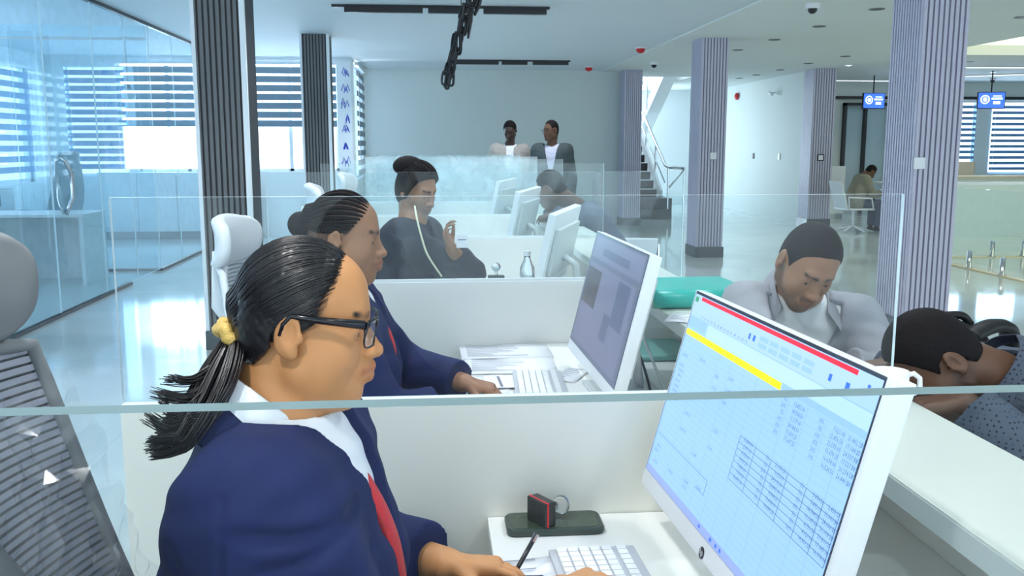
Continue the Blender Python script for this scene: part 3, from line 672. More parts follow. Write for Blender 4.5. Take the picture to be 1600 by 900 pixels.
def monitor(label, TL, TR, BL, kind, foot_dx=.12, desk=.75):
    TL, TR, BL = map(Vector, (TL, TR, BL)); ex = (TR - TL); w = ex.length; ex.normalize(); dn = (BL - TL); dn = dn - ex * dn.dot(ex); h = dn.length * 1.03; dn.normalize()
    n = ex.cross(dn); n.normalize()       # ex right, dn down -> into the casing (away from viewer)
    base = TL + (TR - TL) * .5 + dn * h * .5 + Vector((n.x, n.y, 0)).normalized() * .06; base.z = desk
    t = thing('all_in_one_computer', label, 'computer', tuple(base), group='white desktop computers')
    M = Matrix(((ex.x, -dn.x, -n.x, TL.x - base.x), (ex.y, -dn.y, -n.y, TL.y - base.y), (ex.z, -dn.z, -n.z, TL.z - base.z), (0, 0, 0, 1)))
    # local: x right 0..w, y up (-h..0), z toward the viewer
    b = MB().box(0, w, -h, 0, -.030, 0, .004); b.xf(M).build('casing', 'plastic_white', t)
    b = MB().box(.05, w - .05, -h + .06, -.06, -.05, -.03, .008); b.xf(M).build('back_bulge', 'plastic_lgrey', t)
    mid = M @ Vector((w / 2, -h * .62, -.05)); bk = Vector((n.x, n.y, 0)).normalized()
    MB().tube([mid, mid + bk * .05 - Vector((0, 0, .03)), Vector((mid.x + bk.x * .07, mid.y + bk.y * .07, .012))], [.03, .03, .028], 10, flat=.5, upv=tuple(bk)).build('stand', 'plastic_lgrey', t, True)
    MB().box(-.10, .10, -.085, .085, 0, .012, .004).xf(T((mid.x + bk.x * .02, mid.y + bk.y * .02, 0)) @ RZ(math.atan2(bk.y, bk.x))).build('foot', 'plastic_lgrey', t, True)
    def Q(mb, u0, u1, v0, v1, z): return mb.add([(u0 * w, -v1 * h, z), (u1 * w, -v1 * h, z), (u1 * w, -v0 * h, z), (u0 * w, -v0 * h, z)], [(0, 1, 2, 3)])
    def quadobj(name, m, parent, rects, z):
        mb = MB()
        for r in rects: Q(mb, *r, z)
        return mb.xf(M).build(name, m, parent)
    vs = 1 / 1.03
    U0, U1, V0, V1 = .016, .975, .018, .94 * vs
    b = MB().box(U0 * w - .004, U1 * w + .003, -V1 * h - .001, -V0 * h + .005, 0, .0006); b.xf(M).build('bezel', 'bezel', t)
    sm = {'sheet': 'scr_blue', 'grey': 'scr2', 'off': 'scr2_dark'}[kind]
    b = MB().box(U0 * w, U1 * w, -V1 * h, -V0 * h, .0006, .0012); s = b.xf(M).build('screen', sm, t)
    if kind == 'sheet':
        k = vs
        quadobj('ribbon', 'scr_head', s, [(U0, U1, V0, .125 * k)], .0014)
        quadobj('formula_bar', 'scr_white', s, [(.16, U1, .13 * k, .19 * k)], .0014)
        quadobj('title_bar', 'scr_red', s, [(.066, .893, .022 * k, .040 * k)], .0016)
        quadobj('app_icon', 'scr_green', s, [(.022, .045, .03 * k, .055 * k)], .0016)
        quadobj('column_header', 'scr_sel', s, [(.63, U1, .19 * k, .215 * k)], .0014); quadobj('row_header', 'scr_sel', s, [(.018, .03, .22 * k, .9 * k)], .0014); quadobj('name_box', 'scr_sel', s, [(.018, .15, .13 * k, .18 * k)], .0014)
        quadobj('header_band', 'scr_yellow', s, [(.022, .63, .193 * k, .222 * k)], .0018)
        quadobj('taskbar', 'scr_task', s, [(U0, U1, .905 * k, V1)], .0016)
        quadobj('taskbar_icon', 'scr_icon', s, [(.44, .452, .915 * k, .928 * k), (.515, .527, .915 * k, .93 * k), (.55, .56, .915 * k, .93 * k), (.575, .585, .915 * k, .93 * k)], .0019)
        quadobj('toolbar_button', 'scr_icon', s, [(.41, .42, .075 * k, .10 * k), (.435, .447, .075 * k, .10 * k), (.80, .812, .075 * k, .1 * k), (.865, .88, .075 * k, .1 * k), (.935, .945, .05 * k, .062 * k)], .0019)
        quadobj('toolbar_field', 'scr_sel', s, [(.47 + (i % 5) * .055, .515 + (i % 5) * .055, (.065 + .028 * (i // 5)) * k, (.084 + .028 * (i // 5)) * k) for i in range(10)], .0018)
        lines = [(.03, U1, (.225 + .0262 * i) * k, (.226 + .0262 * i) * k) for i in range(26)] + [(u, u + .0013, .22 * k, .9 * k) for u in (.16, .28, .36, .44, .515, .60, .68, .76, .84, .91)]
        lines.append((.016, U1, .127 * k, .1285 * k))
        quadobj('grid_lines', 'scr_line', s, lines, .0014)
        tb = []
        for i in range(8): tb.append((.515, .97, (.47 + .0262 * i) * k, (.4722 + .0262 * i) * k))
        for u in (.515, .60, .68, .76, .84, .91, .97): tb.append((u, u + .002, .47 * k, .655 * k))
        tb += [(.03, .42, .735 * k, .737 * k), (.418, .42, .735 * k, .80 * k), (.36, .42, .80 * k, .802 * k)]
        quadobj('table_borders', 'scr_ink', s, tb, .0016)
        it = []; rr = random.Random(2); sz = .0084
        def TX(txt, u, v, size=sz, al='LEFT'): it.append((txt, u * w, -v * k * h, size, al))
        for i, cx in enumerate((.05, .13, .23, .30, .37, .46, .57)): TX('ABCDEFG'[i], cx, .216, .0085)
        for i in range(16):
            v = .245 + .0262 * i
            if 5 < i < 9: continue
            for u in (.515, .60, .68, .76, .84, .91, .965):
                if i < 6 and u < .6: continue
                x = rr.random()
                TX('%d%%' % rr.choice((5, 7, 10, 15, 20)) if u in (.60, .76, .91) else '%d,%03d.%02d' % (rr.randint(1, 30), rr.randint(0, 999), rr.choice((0, 50, 25))), u + .074 if u < .95 else U1, v, sz, 'RIGHT')
        for i in range(24):
            v = .30 + .0262 * i
            if v > .9: break
            if rr.random() < .62: TX('%s' % rr.choice(('5,000.00', '1,250.00', '780.00', '12,400.00')), rr.choice((.04, .05, .17)), v, .0075)
            if rr.random() < .55: TX('%d,%03d' % (rr.randint(1, 30), rr.randint(0, 999)), rr.choice((.29, .37)), v, .0075)
        for i in range(14): TX('%d' % rr.randint(10, 999), .10 + .023 * i, .12, .006)
        text_mesh('sheet_figures', it, 'scr_ink', s, M @ T((0, 0, .002)))
        # maker's mark on the chin
        lm = MB(); lm.lathe((.495 * w, -.972 * h, .0005), [(.0092, 0), (.0092, .0005)], 24)
        lg = lm.xf(M).build('logo', 'bezel', t); text_mesh('logo_letters', [('hp', .495 * w, -.972 * h - .0036, .0145, 'CENTER')], 'plastic_white', lg, M @ T((0, 0, .0013)))
    if kind == 'grey':
        quadobj('window_header', 'scr2_mid', s, [(.05, .95, .03, .2)], .0014)
        quadobj('window_panel', 'scr2_mid', s, [(.05, .93, .24, .88)], .0014)
        quadobj('dark_picture', 'scr2_dark', s, [(.05, .33, .28, .57)], .0016)
        quadobj('side_panel', 'scr2_panel', s, [(.66, .86, .26, .58), (.54, .66, .53, .72), (.25, .75, .1, .16)], .0016)
    return t
monitor('white desktop computer showing a spreadsheet, in front of the woman in glasses', (.4736, 1.6184, 1.193), (.5105, .9615, 1.193), (.3796, 1.6136, .8419), 'sheet')
monitor('white desktop computer with dim grey-blue screen, in front of the woman with braids', (.5176, 2.8917, 1.1839), (.5346, 2.2247, 1.1839), (.4277, 2.8893, .8182), 'grey')
# seen from behind: screen towards the clerk
monitor('white desktop computer seen from behind beside the water bottle', (.62, 4.02, 1.20), (.445, 3.55, 1.19), (.56, 4.05, .90), 'off')
monitor('white desktop computer seen from behind at the fourth station', (.63, 5.62, 1.21), (.455, 5.12, 1.20), (.57, 5.65, .90), 'off')
monitor('white desktop computer seen from behind at the fifth station', (.62, 7.15, 1.21), (.45, 6.66, 1.20), (.56, 7.18, .90), 'off')
monitor('white desktop computer facing the woman with a lanyard, seen edge-on', (.10, 4.62, 1.14), (.17, 4.56, 1.14), (.17, 4.66, .86), 'off') if False else None

# ------------------------------------------------------------------ keyboards
def keyboard(label, x, y, rz, z=.75):
    t = thing('keyboard', label, 'keyboard', (x, y, z), rz, 'white keyboards')
    # long axis along local y, front towards -x
    MB().box(-.075, .075, -.215, .215, .003, .013, .003).build('case', 'key_case', t)
    me = MB().box(-.0082, .0082, -.0082, .0082, 0, .006, .0015).mesh('key', 'key'); sp_ = MB().box(-.0082, .0082, -.055, .055, 0, .006, .0015).mesh('key', 'key')
    for r in range(6):
        n = 22
        for c in range(n):
            yy = -.2 + c * .01905
            if c in (14 + 3,): continue
            if r == 0 and 6 <= c <= 11: continue
            link('key', me, t, (-.055 + r * .0195 + (.006 if r == 5 else 0), -yy, .013))
        if r == 0: link('key', sp_, t, (-.055, .04, .013))
    return t
keyboard('white keyboard under the hand of the woman in glasses', .272, 1.278, R(2))
keyboard('white keyboard among papers in front of the woman with braids', .30, 2.55, R(-3))

# ------------------------------------------------------------------ things on the desks
ph = thing('mobile_phone', 'dark green mobile phone lying flat under the stamp', 'phone', (.215, 1.612, .75), R(0))
MB().rrect(.09, .042, .016, .001, .014).build('case', 'phone_case', ph); MB().rrect(.083, .036, .012, .0080, .0148).build('screen', 'phone_glass', ph)
sm_ = thing('rubber_stamp', 'black rubber stamp with clear knob resting on the phone', 'stamp', (.19, 1.60, .765), R(32))
MB().box(-.012, .012, -.027, .027, 0, .046, .002).build('block', 'stamp_black', sm_); MB().box(-.008, -.004, -.0275, .0275, .0, .0464).build('red_band', 'red', sm_)
MB().lathe((.012, 0, .024), [(.007, 0), (.007, .018), (.009, .022)], 14, 'x').build('neck', 'crystal', sm_, True); MB().ball((.048, 0, .024), .018, 12, (.8, 1, 1)).build('knob', 'crystal', sm_, True)
st2 = thing('rubber_stamp', 'small stamp with clear knob on the desk beyond the white partition', 'stamp', (.262, 3.88, .75), 0)
MB().box(-.035, .035, -.02, .02, .14, .155, .003).build('block', 'stamp_black', st2); MB().box(-.04, .04, -.03, .03, 0, .14, .004).build('ink_pad', 'plastic_white', st2); MB().cyl(0, 0, .155, .175, .007).build('neck', 'crystal', st2); MB().ball((0, 0, .192), .02, 12).build('knob', 'crystal', st2, True)
bt = thing('water_bottle', 'clear plastic water bottle beside the monitor seen from behind', 'bottle', (.385, 3.78, .75))
MB().lathe((0, 0, 0), [(.03, 0), (.033, .01), (.033, .11), (.029, .13), (.033, .15), (.03, .2), (.014, .235), (.013, .25)], 18).build('body', 'bottle', bt, True); MB().lathe((0, 0, 0), [(.015, .25), (.015, .27)], 14).build('cap', 'plastic_white', bt); MB().lathe((0, 0, 0), [(.0335, .05), (.0335, .105)], 18).build('label_band', 'scr2_dark', bt)
def paper(label, x, y, w, d, rz, z=.75, n=14, m='paper', lines=True, name='paper_sheet'):
    t = thing(name, label, 'paper', (x, y, z), rz, 'papers on the desks')
    MB().grid([[(-w / 2 + w * i / 4, -d / 2 + d * j / 4, .0015 + .002 * math.sin(i * 1.3 + j)) for j in range(5)] for i in range(5)]).build('sheet', m, t, True, solid=.0012)
    if lines:
        mb = MB(); rr = random.Random(int(x * 1000) + n)
        for k in range(n):
            yy = d * .42 - d * .84 * k / n; L = rr.uniform(.3, .85) * w * .85
            mb.box(-w * .43, -w * .43 + L, yy, yy + .0022, .0045, .0048)
        mb.build('print', 'ink', t)
    return t
paper('white paper with print nearest the partition edge on the braided woman\'s desk', .24, 3.09, .31, .22, R(1))
paper('printed form beside the keyboard on the braided woman\'s desk', .24, 2.88, .29, .22, R(-2), .7505)
paper('white sheet under the card on the braided woman\'s desk', .155, 2.64, .12, .24, R(-3), n=3)
paper('small printed slip beside the foot of the grey-blue screen', .415, 2.74, .08, .16, R(-28), .752, 6)
paper('white note sheet beside the hand of the woman in glasses', .16, 1.42, .11, .12, R(5), n=3)
paper('white documents lying on the customer counter beside the teal file', .70, 2.44, .12, .14, R(-25), .98, 5)
paper('white form on the counter in front of the man in the grey shirt', .80, 2.10, .15, .21, R(8), .98, 8)
cd = thing('card', 'white card with a dark stripe lying on the braided woman\'s papers', 'card', (.19, 2.66, .756), R(2)); MB().box(-.045, .045, -.07, .07, 0, .002).build('sleeve', 'paper', cd); MB().box(-.004, .004, -.06, .06, .002, .0026).build('stripe', 'ink', cd)
def folder(label, x, y, rz, w, d, h, m, z=.98, name='file_folder'):
    t = thing(name, label, 'folder', (x, y, z), rz, 'teal folders on the counter')
    P = MB(); P.box(-w / 2, w / 2, -d / 2, d / 2, h - .006, h, .002); P.build('cover', m, t); MB().box(-w / 2, w / 2, -d / 2, d / 2, 0, .006, .002).build('cover', m, t)
    MB().tube([(-w / 2, -d / 2, h / 2), (w / 2, -d / 2, h / 2)], h / 2, 14).build('spine', m, t, True); MB().box(-w / 2 + .01, w / 2 - .01, -d / 2 + .01, d / 2 - .006, .007, h - .007).build('pages', 'paper', t)
    return t
folder('teal lever file lying on the counter behind the papers', .775, 2.74, R(2), .29, .26, .055, 'teal')
folder('thin pale teal folder under the teal lever file', .79, 2.90, R(0), .34, .28, .0155, 'teal_pale') if False else None
folder('pale teal folder on the desk behind the grey-blue screen', .735, 3.04, R(-2), .235, .26, .02, 'teal_pale', .75)
folder('second pale teal folder beneath, behind the grey-blue screen', .60, 2.75, R(2), .31, .37, .0, 'teal_pale', .75) if False else None
mg = thing('mug', 'white mug on the counter behind the monitor corner', 'mug', (.835, 1.595, .98))
MB().lathe((0, 0, 0), [(.028, 0), (.034, .006), (.036, .06), (.033, .06), (.031, .01), (.001, .008)], 20).build('cup', 'plastic_white', mg, True); MB().tube([(.034, 0, .05), (.048, 0, .053), (.060, 0, .044), (.062, 0, .026), (.052, 0, .015), (.034, 0, .012)], .005, 8).build('handle', 'plastic_white', mg, True)
def cable(label, pts, r, m):
    a = Vector(pts[0]); t = MB().tube([tuple(Vector(p) - a) for p in smooth(pts)], r, 8).build('cable', m, None, True); t.location = a; return tag(t, label, 'cable', 'computer cables')
def smooth(pts, n=6):
    pts = [Vector(p) for p in pts]; P = [pts[0]] + pts + [pts[-1]]; out = []
    for i in range(1, len(P) - 2):
        for k in range(n):
            t = k / n; a, b, c, d = P[i - 1], P[i], P[i + 1], P[i + 2]
            out.append(.5 * ((2 * b) + (c - a) * t + (2 * a - 5 * b + 4 * c - d) * t * t + (3 * b - a - 3 * c + d) * t ** 3))
    return out + [pts[-1]]
cable('white cable drooping behind the grey-blue screen', [(.60, 2.75, .93), (.595, 2.68, .86), (.60, 2.55, .77), (.575, 2.42, .756), (.53, 2.36, .756)], .004, 'cable_white')
cable('second white cable curling near the counter panel', [(.61, 2.72, .94), (.63, 2.66, .86), (.645, 2.5, .77), (.62, 2.4, .757), (.55, 2.42, .757), (.50, 2.5, .757)], .004, 'cable_white')
cable('black cable behind the grey-blue screen', [(.59, 2.6, .86), (.60, 2.56, .82), (.605, 2.5, .77), (.585, 2.4, .756)], .004, 'black_metal')
pn = thing('pen', 'dark pen in the left hand of the woman in glasses', 'pen', (.115, 1.395, .757)); MB().tube([(0, 0, .0), (.012, .01, .012), (.045, .03, .06)], [.001, .004, .004], 8).xf(T((.0, 0, 0))).build('barrel', 'frame_black', pn, True); MB().tube([(.040, .027, .052), (.047, .031, .063)], .0047, 8).build('cap', 'steel', pn)
kp = thing('keypad', 'dark blue keypad under the left hand of the woman in glasses', 'keypad', (.06, 1.37, .75)); 
MB().box(.036, .11, -.06, .03, 0, .012, .003).build('case', 'navy_lining', kp)
me = MB().box(-.006, .006, -.006, .006, 0, .003, .001).mesh('key', 'jacket_slate')
for a in range(4):
    for b in range(5): link('key', me, kp, (.047 + a * .0165, -.05 + b * .0165, .012))
bp = thing('backpack', 'black bag behind the bowing man', 'bag', (1.56, 2.62, .46))
bm_ = MB(); bm_.ball((0, 0, .24), 1, 14, (.17, .13, .23)); bm_.build('body', 'black', bp, True); MB().box(-.12, .12, -.15, -.1, .05, .28, .03).build('pocket', 'black', bp, True)
MB().tube(smooth([(.03, -.05, .43), (.11, -.03, .455), (.17, -.02, .44), (.185, 0, .37)]), .035, 10, flat=.6).build('strap', 'black', bp, True); MB().tube(smooth([(-.06, 0, .455), (-.03, 0, .482), (.03, 0, .482), (.06, 0, .455)]), .012, 8).build('grab_handle', 'black', bp, True)
bst = thing('visitor_stool', 'dark stool behind the bowing man carrying the black bag', 'stool', (1.56, 2.62, 0)); MB().lathe((0, 0, .40), [(.17, 0), (.18, .02), (.17, .06)], 20).build('seat', 'black', bst)
for k in range(4): a = k * math.pi / 2 + .4; MB().tube([(.12 * math.cos(a), .12 * math.sin(a), .41), (.17 * math.cos(a), .17 * math.sin(a), 0)], .012, 8).build('leg', 'steel', bst)

# ------------------------------------------------------------------ glass balustrade and far counter on the right
bl = thing('glass_balustrade', 'low glass balustrade on short steel posts beside the large column', 'balustrade', (6.35, 11.4, 0))
MB().box(-.04, .04, -4.4, .1, 0, .015).build('floor_strip', 'floor_strip', bl); MB().box(-.04, 5, .02, .1, 0, .015).build('floor_strip', 'floor_strip', bl)
for i in range(3):
    mb = MB().box(-.006, .006, -.05 - (i + 1) * 1.35 + .02, -.05 - i * 1.35, .08, .95); mb.build('glass_pane', 'glass', bl)
    mb = MB().box(.1 + i * 1.5, .1 + (i + 1) * 1.5 - .03, .05, .062, .08, .95); mb.build('glass_pane', 'glass', bl)
for (x, y) in ((0, -1.0), (0, -1.65), (0, -2.6), (0, -3.3), (.95, .056), (1.38, .056), (2.3, .056), (2.9, .056)): MB().lathe((x, y, .015), [(.045, 0), (.045, .01), (.028, .012), (.028, .2), (.026, .205)], 14).build('spigot', 'steel', bl, True)
MB().box(.1, 5, .03, .08, .95, .985, .004).build('top_rail', 'alu_white', bl)
rc = thing('reception_counter', 'pale far counter behind the glass balustrade', 'counter', (9.5, 14.2, 0)); MB().box(-1.9, 3, 0, .5, 0, .92).build('body', 'frosted', rc); MB().box(-1.95, 3.05, -.05, .55, .92, .97, .004).build('top', 'beige', rc)
for (x, l) in ((9.15, 'beige chair behind the far counter beside the person in white'), (10.6, 'larger beige chair behind the far counter at the right edge')):
    t = thing('reception_chair', l, 'chair', (x, 15.2, 0), R(-90), 'beige chairs behind the far counter')
    MB().box(-.25, .25, -.25, .25, .42, .5, .03).build('seat', 'beige', t, True); MB().box(-.3, -.22, -.25, .25, .5, 1.18, .035).build('backrest', 'beige', t, True); MB().cyl(0, 0, .05, .42, .03).build('post', 'steel', t); MB().lathe((0, 0, 0), [(.25, 0), (.25, .03), (.05, .06)], 18).build('base', 'steel', t)
vc = thing('visitor_chair', 'white framed visitor chair under the seated man with a phone', 'chair', (7.12, 15.15, 0), 0, 'white visitor chairs')
MB().box(-.24, .26, -.24, .24, .38, .41, .012).build('seat', 'chair_white', vc, True)
MB().add([(-.24, -.24, .41), (-.20, -.24, .41), (-.24, .24, .41), (-.20, .24, .41), (-.36, -.24, .86), (-.33, -.24, .86), (-.36, .24, .86), (-.33, .24, .86)], [(0, 1, 3, 2), (4, 6, 7, 5), (0, 4, 5, 1), (2, 3, 7, 6), (0, 2, 6, 4), (1, 5, 7, 3)]).build('backrest', 'mesh_white', vc)
for s in (-1, 1): MB().tube([(-.2, s * .27, .4), (-.22, s * .27, .6), (.18, s * .27, .58), (.22, s * .27, .4)], .014, 8).build('armrest', 'chair_white', vc, True)
for k in range(5): a = k * 2 * math.pi / 5; MB().tube([(0, 0, .1), (.28 * math.cos(a), .28 * math.sin(a), .03)], .016, 8).build('base_arm', 'chair_white', vc)
MB().cyl(0, 0, .08, .38, .022).build('post', 'chair_white', vc)
for (x, y, l) in ((7.9, 18.0, 'white low screen left of the seated man'), (9.2, 17.2, 'white low screen right of the seated man'),):
    t = thing('low_screen', l, 'screen', (x, y, 0), 0, 'white low screens'); MB().box(-.35, .35, 0, .04, .1, 1.05, .004).build('panel', 'wall_white', t)
    for s in (-.3, .26): MB().box(s, s + .04, -.15, .19, 0, .1).build('foot', 'steel', t)
dk = thing('low_desk', 'pale desk in front of the seated man', 'desk', (9.3, 17.7, 0)); MB().box(-.5, .5, -.3, .3, .7, .74, .004).build('desk_top', 'laminate', dk); MB().box(-.48, .48, -.28, -.26, 0, .7).build('front_panel', 'laminate_cream_warmcast', dk)

# ================================================================== PEOPLE: signed distance shapes meshed as one continuous surface
A3 = lambda *v: np.array(v, dtype=np.float64)
def d_cap(P, a, b, ra, rb):
    ab = b - a; t = np.clip(((P - a) @ ab) / max(ab @ ab, 1e-9), 0, 1)
    return np.linalg.norm(P - a - t[:, None] * ab, axis=1) - (ra + (rb - ra) * t)
def d_ell(P, c, r, Rm=None):
    q = P - c
    if Rm is not None: q = q @ Rm
    q1 = q / r; k0 = np.linalg.norm(q1, axis=1); k1 = np.linalg.norm(q1 / r, axis=1)
    return k0 * (k0 - 1) / np.maximum(k1, 1e-6)
def smin(a, b, k):
    if k <= 0: return np.minimum(a, b)
    h = np.clip(.5 + .5 * (b - a) / k, 0, 1); return b + (a - b) * h - k * h * (1 - h)
def smax(a, b, k): return -smin(-a, -b, k)
class Prims(list):
    def __init__(s, it):
        super().__init__(it)
        s.a = np.array([p[1] for p in s]); s.b = np.array([p[2] if p[0][-1] in 'cs' else p[1] for p in s]); s.r = np.array([max(p[3], p[4]) if p[0][-1] in 'cs' else float(np.max(p[2])) for p in s])
        s.ab = s.b - s.a; s.ll = np.maximum((s.ab ** 2).sum(1), 1e-9)
def ev(prims, P):
    d = np.full(len(P), 9.0)
    if isinstance(prims, Prims) and len(P):
        lo_, hi_ = P.min(0), P.max(0); cen = (lo_ + hi_) / 2; rad = float(np.linalg.norm(hi_ - lo_)) / 2 + .08
        if rad < .4:
            t = np.clip(((cen - prims.a) * prims.ab).sum(1) / prims.ll, 0, 1)
            ok = np.linalg.norm(cen - prims.a - t[:, None] * prims.ab, axis=1) - prims.r < rad
            prims = [p for p, o in zip(prims, ok) if o]
    for p in prims:
        t = p[0]
        if t == 'c': d = smin(d, d_cap(P, p[1], p[2], p[3], p[4]), p[5])
        elif t == 's':       # sleeve or leg end cut square
            dr = p[2] - p[1]; dr = dr / np.linalg.norm(dr)
            d = smin(d, np.maximum(d_cap(P, p[1], p[2], p[3], p[4]), (P - p[2]) @ dr), p[5])
        elif t == 'e': d = smin(d, d_ell(P, p[1], p[2], p[3] if len(p) > 4 else None), p[-1])
        elif t == '-c': d = smax(d, -d_cap(P, p[1], p[2], p[3], p[4]), p[5])
        elif t == '-e': d = smax(d, -d_ell(P, p[1], p[2], p[3] if len(p) > 4 else None), p[-1])
    return d
def sdf_mesh(fn, lo, hi, h):
    lo = np.array(lo) - 3 * h; hi = np.array(hi) + 3 * h; B = 8
    nb = np.ceil((hi - lo) / (h * B)).astype(int); n = nb * B + 1
    g = np.stack(np.meshgrid(*[np.arange(k) for k in nb], indexing='ij'), -1).reshape(-1, 3)
    d = fn(lo + (g * B + B / 2) * h)
    near = g[np.abs(d) < B * h * .88 + .008]
    off = np.stack(np.meshgrid(*[np.arange(B + 1)] * 3, indexing='ij'), -1).reshape(-1, 3)
    big = max(1, int(.12 / (h * B))); key = (near // big) @ np.array([1000003, 1009, 1]); order = np.argsort(key, kind='stable'); near = near[order]; key = key[order]
    cuts = np.concatenate([[0], np.nonzero(np.diff(key))[0] + 1, [len(near)]])
    VAL = np.empty((len(near), B + 1, B + 1, B + 1), np.float32)
    for a_, b_ in zip(cuts[:-1], cuts[1:]):
        I = (near[a_:b_, None, :] * B + off[None]).reshape(-1, 3)
        VAL[a_:b_] = fn(lo + I * h).reshape(-1, B + 1, B + 1, B + 1)
    S = VAL < 0
    cor = np.array([(a, b, c) for a in (0, 1) for b in (0, 1) for c in (0, 1)])
    cnt = sum(S[:, a:B + a, b:B + b, c:B + c].astype(np.int8) for a, b, c in cor); act = np.argwhere((cnt > 0) & (cnt < 8))
    def lin(c): return (c[:, 0] * (n[1] + 2) + c[:, 1]) * (n[2] + 2) + c[:, 2]
    cells = near[act[:, 0]] * B + act[:, 1:]; K = lin(cells); o = np.argsort(K); act = act[o]; cells = cells[o]; K = K[o]
    val = np.stack([VAL[act[:, 0], act[:, 1] + a, act[:, 2] + b, act[:, 3] + c] for a, b, c in cor], 1)
    acc = np.zeros((len(cells), 3)); num = np.zeros(len(cells))
    for i in range(8):
        for j in range(i + 1, 8):
            if np.abs(cor[i] - cor[j]).sum() != 1: continue
            m = (val[:, i] < 0) != (val[:, j] < 0); t = np.where(m, val[:, i] / np.where(m, val[:, i] - val[:, j], 1), 0)
            acc += np.where(m[:, None], cor[i] + t[:, None] * (cor[j] - cor[i]), 0); num += m
    V = lo + (cells + acc / num[:, None]) * h
    Q = []
    for ax in range(3):
        sh = [0, 0, 0]; sh[ax] = 1
        e = np.argwhere(S[:, :B, :B, :B] != S[:, sh[0]:B + sh[0], sh[1]:B + sh[1], sh[2]:B + sh[2]]); u, v = (ax + 1) % 3, (ax + 2) % 3
        flip = S[e[:, 0], e[:, 1] + sh[0], e[:, 2] + sh[1], e[:, 3] + sh[2]]; G = near[e[:, 0]] * B + e[:, 1:]
        def ce(du, dv):
            q = G.copy(); q[:, u] -= du; q[:, v] -= dv; k = lin(q); i = np.clip(np.searchsorted(K, k), 0, len(K) - 1); return np.where(K[i] == k, i, -1)
        q = np.stack([ce(1, 1), ce(0, 1), ce(0, 0), ce(1, 0)], 1); q[flip] = q[flip][:, ::-1]; Q.append(q)
    Q = np.concatenate(Q); Q = Q[(Q >= 0).all(1)]
    return V, Q
def sdf_obj(name, fn, lo, hi, h, m, parent, base, colfn=None):
    V, Q = sdf_mesh(fn, lo, hi, h)
    me = bpy.data.meshes.new(name); me.vertices.add(len(V)); me.vertices.foreach_set('co', (V - base).astype(np.float32).ravel())
    me.loops.add(len(Q) * 4); me.loops.foreach_set('vertex_index', Q.ravel().astype(np.int32)); me.polygons.add(len(Q))
    me.polygons.foreach_set('loop_start', np.arange(0, len(Q) * 4, 4, dtype=np.int32)); me.polygons.foreach_set('use_smooth', [True] * len(Q))
    me.update(calc_edges=True); me.validate(); me.materials.append(MATS[m])
    if colfn is not None:
        c = colfn(V); at = me.color_attributes.new('skin_col', 'FLOAT_COLOR', 'POINT'); at.data.foreach_set('color', np.concatenate([c, np.ones((len(c), 1))], 1).astype(np.float32).ravel())
    return link(name, me, parent)
def rot(yaw, pitch=0, roll=0):
    """columns: forward, left, up; pitch > 0 looks down, roll > 0 tips to the left"""
    M = Matrix.Rotation(yaw, 3, 'Z') @ Matrix.Rotation(pitch, 3, 'Y') @ Matrix.Rotation(-roll, 3, 'X')
    return np.array(M)
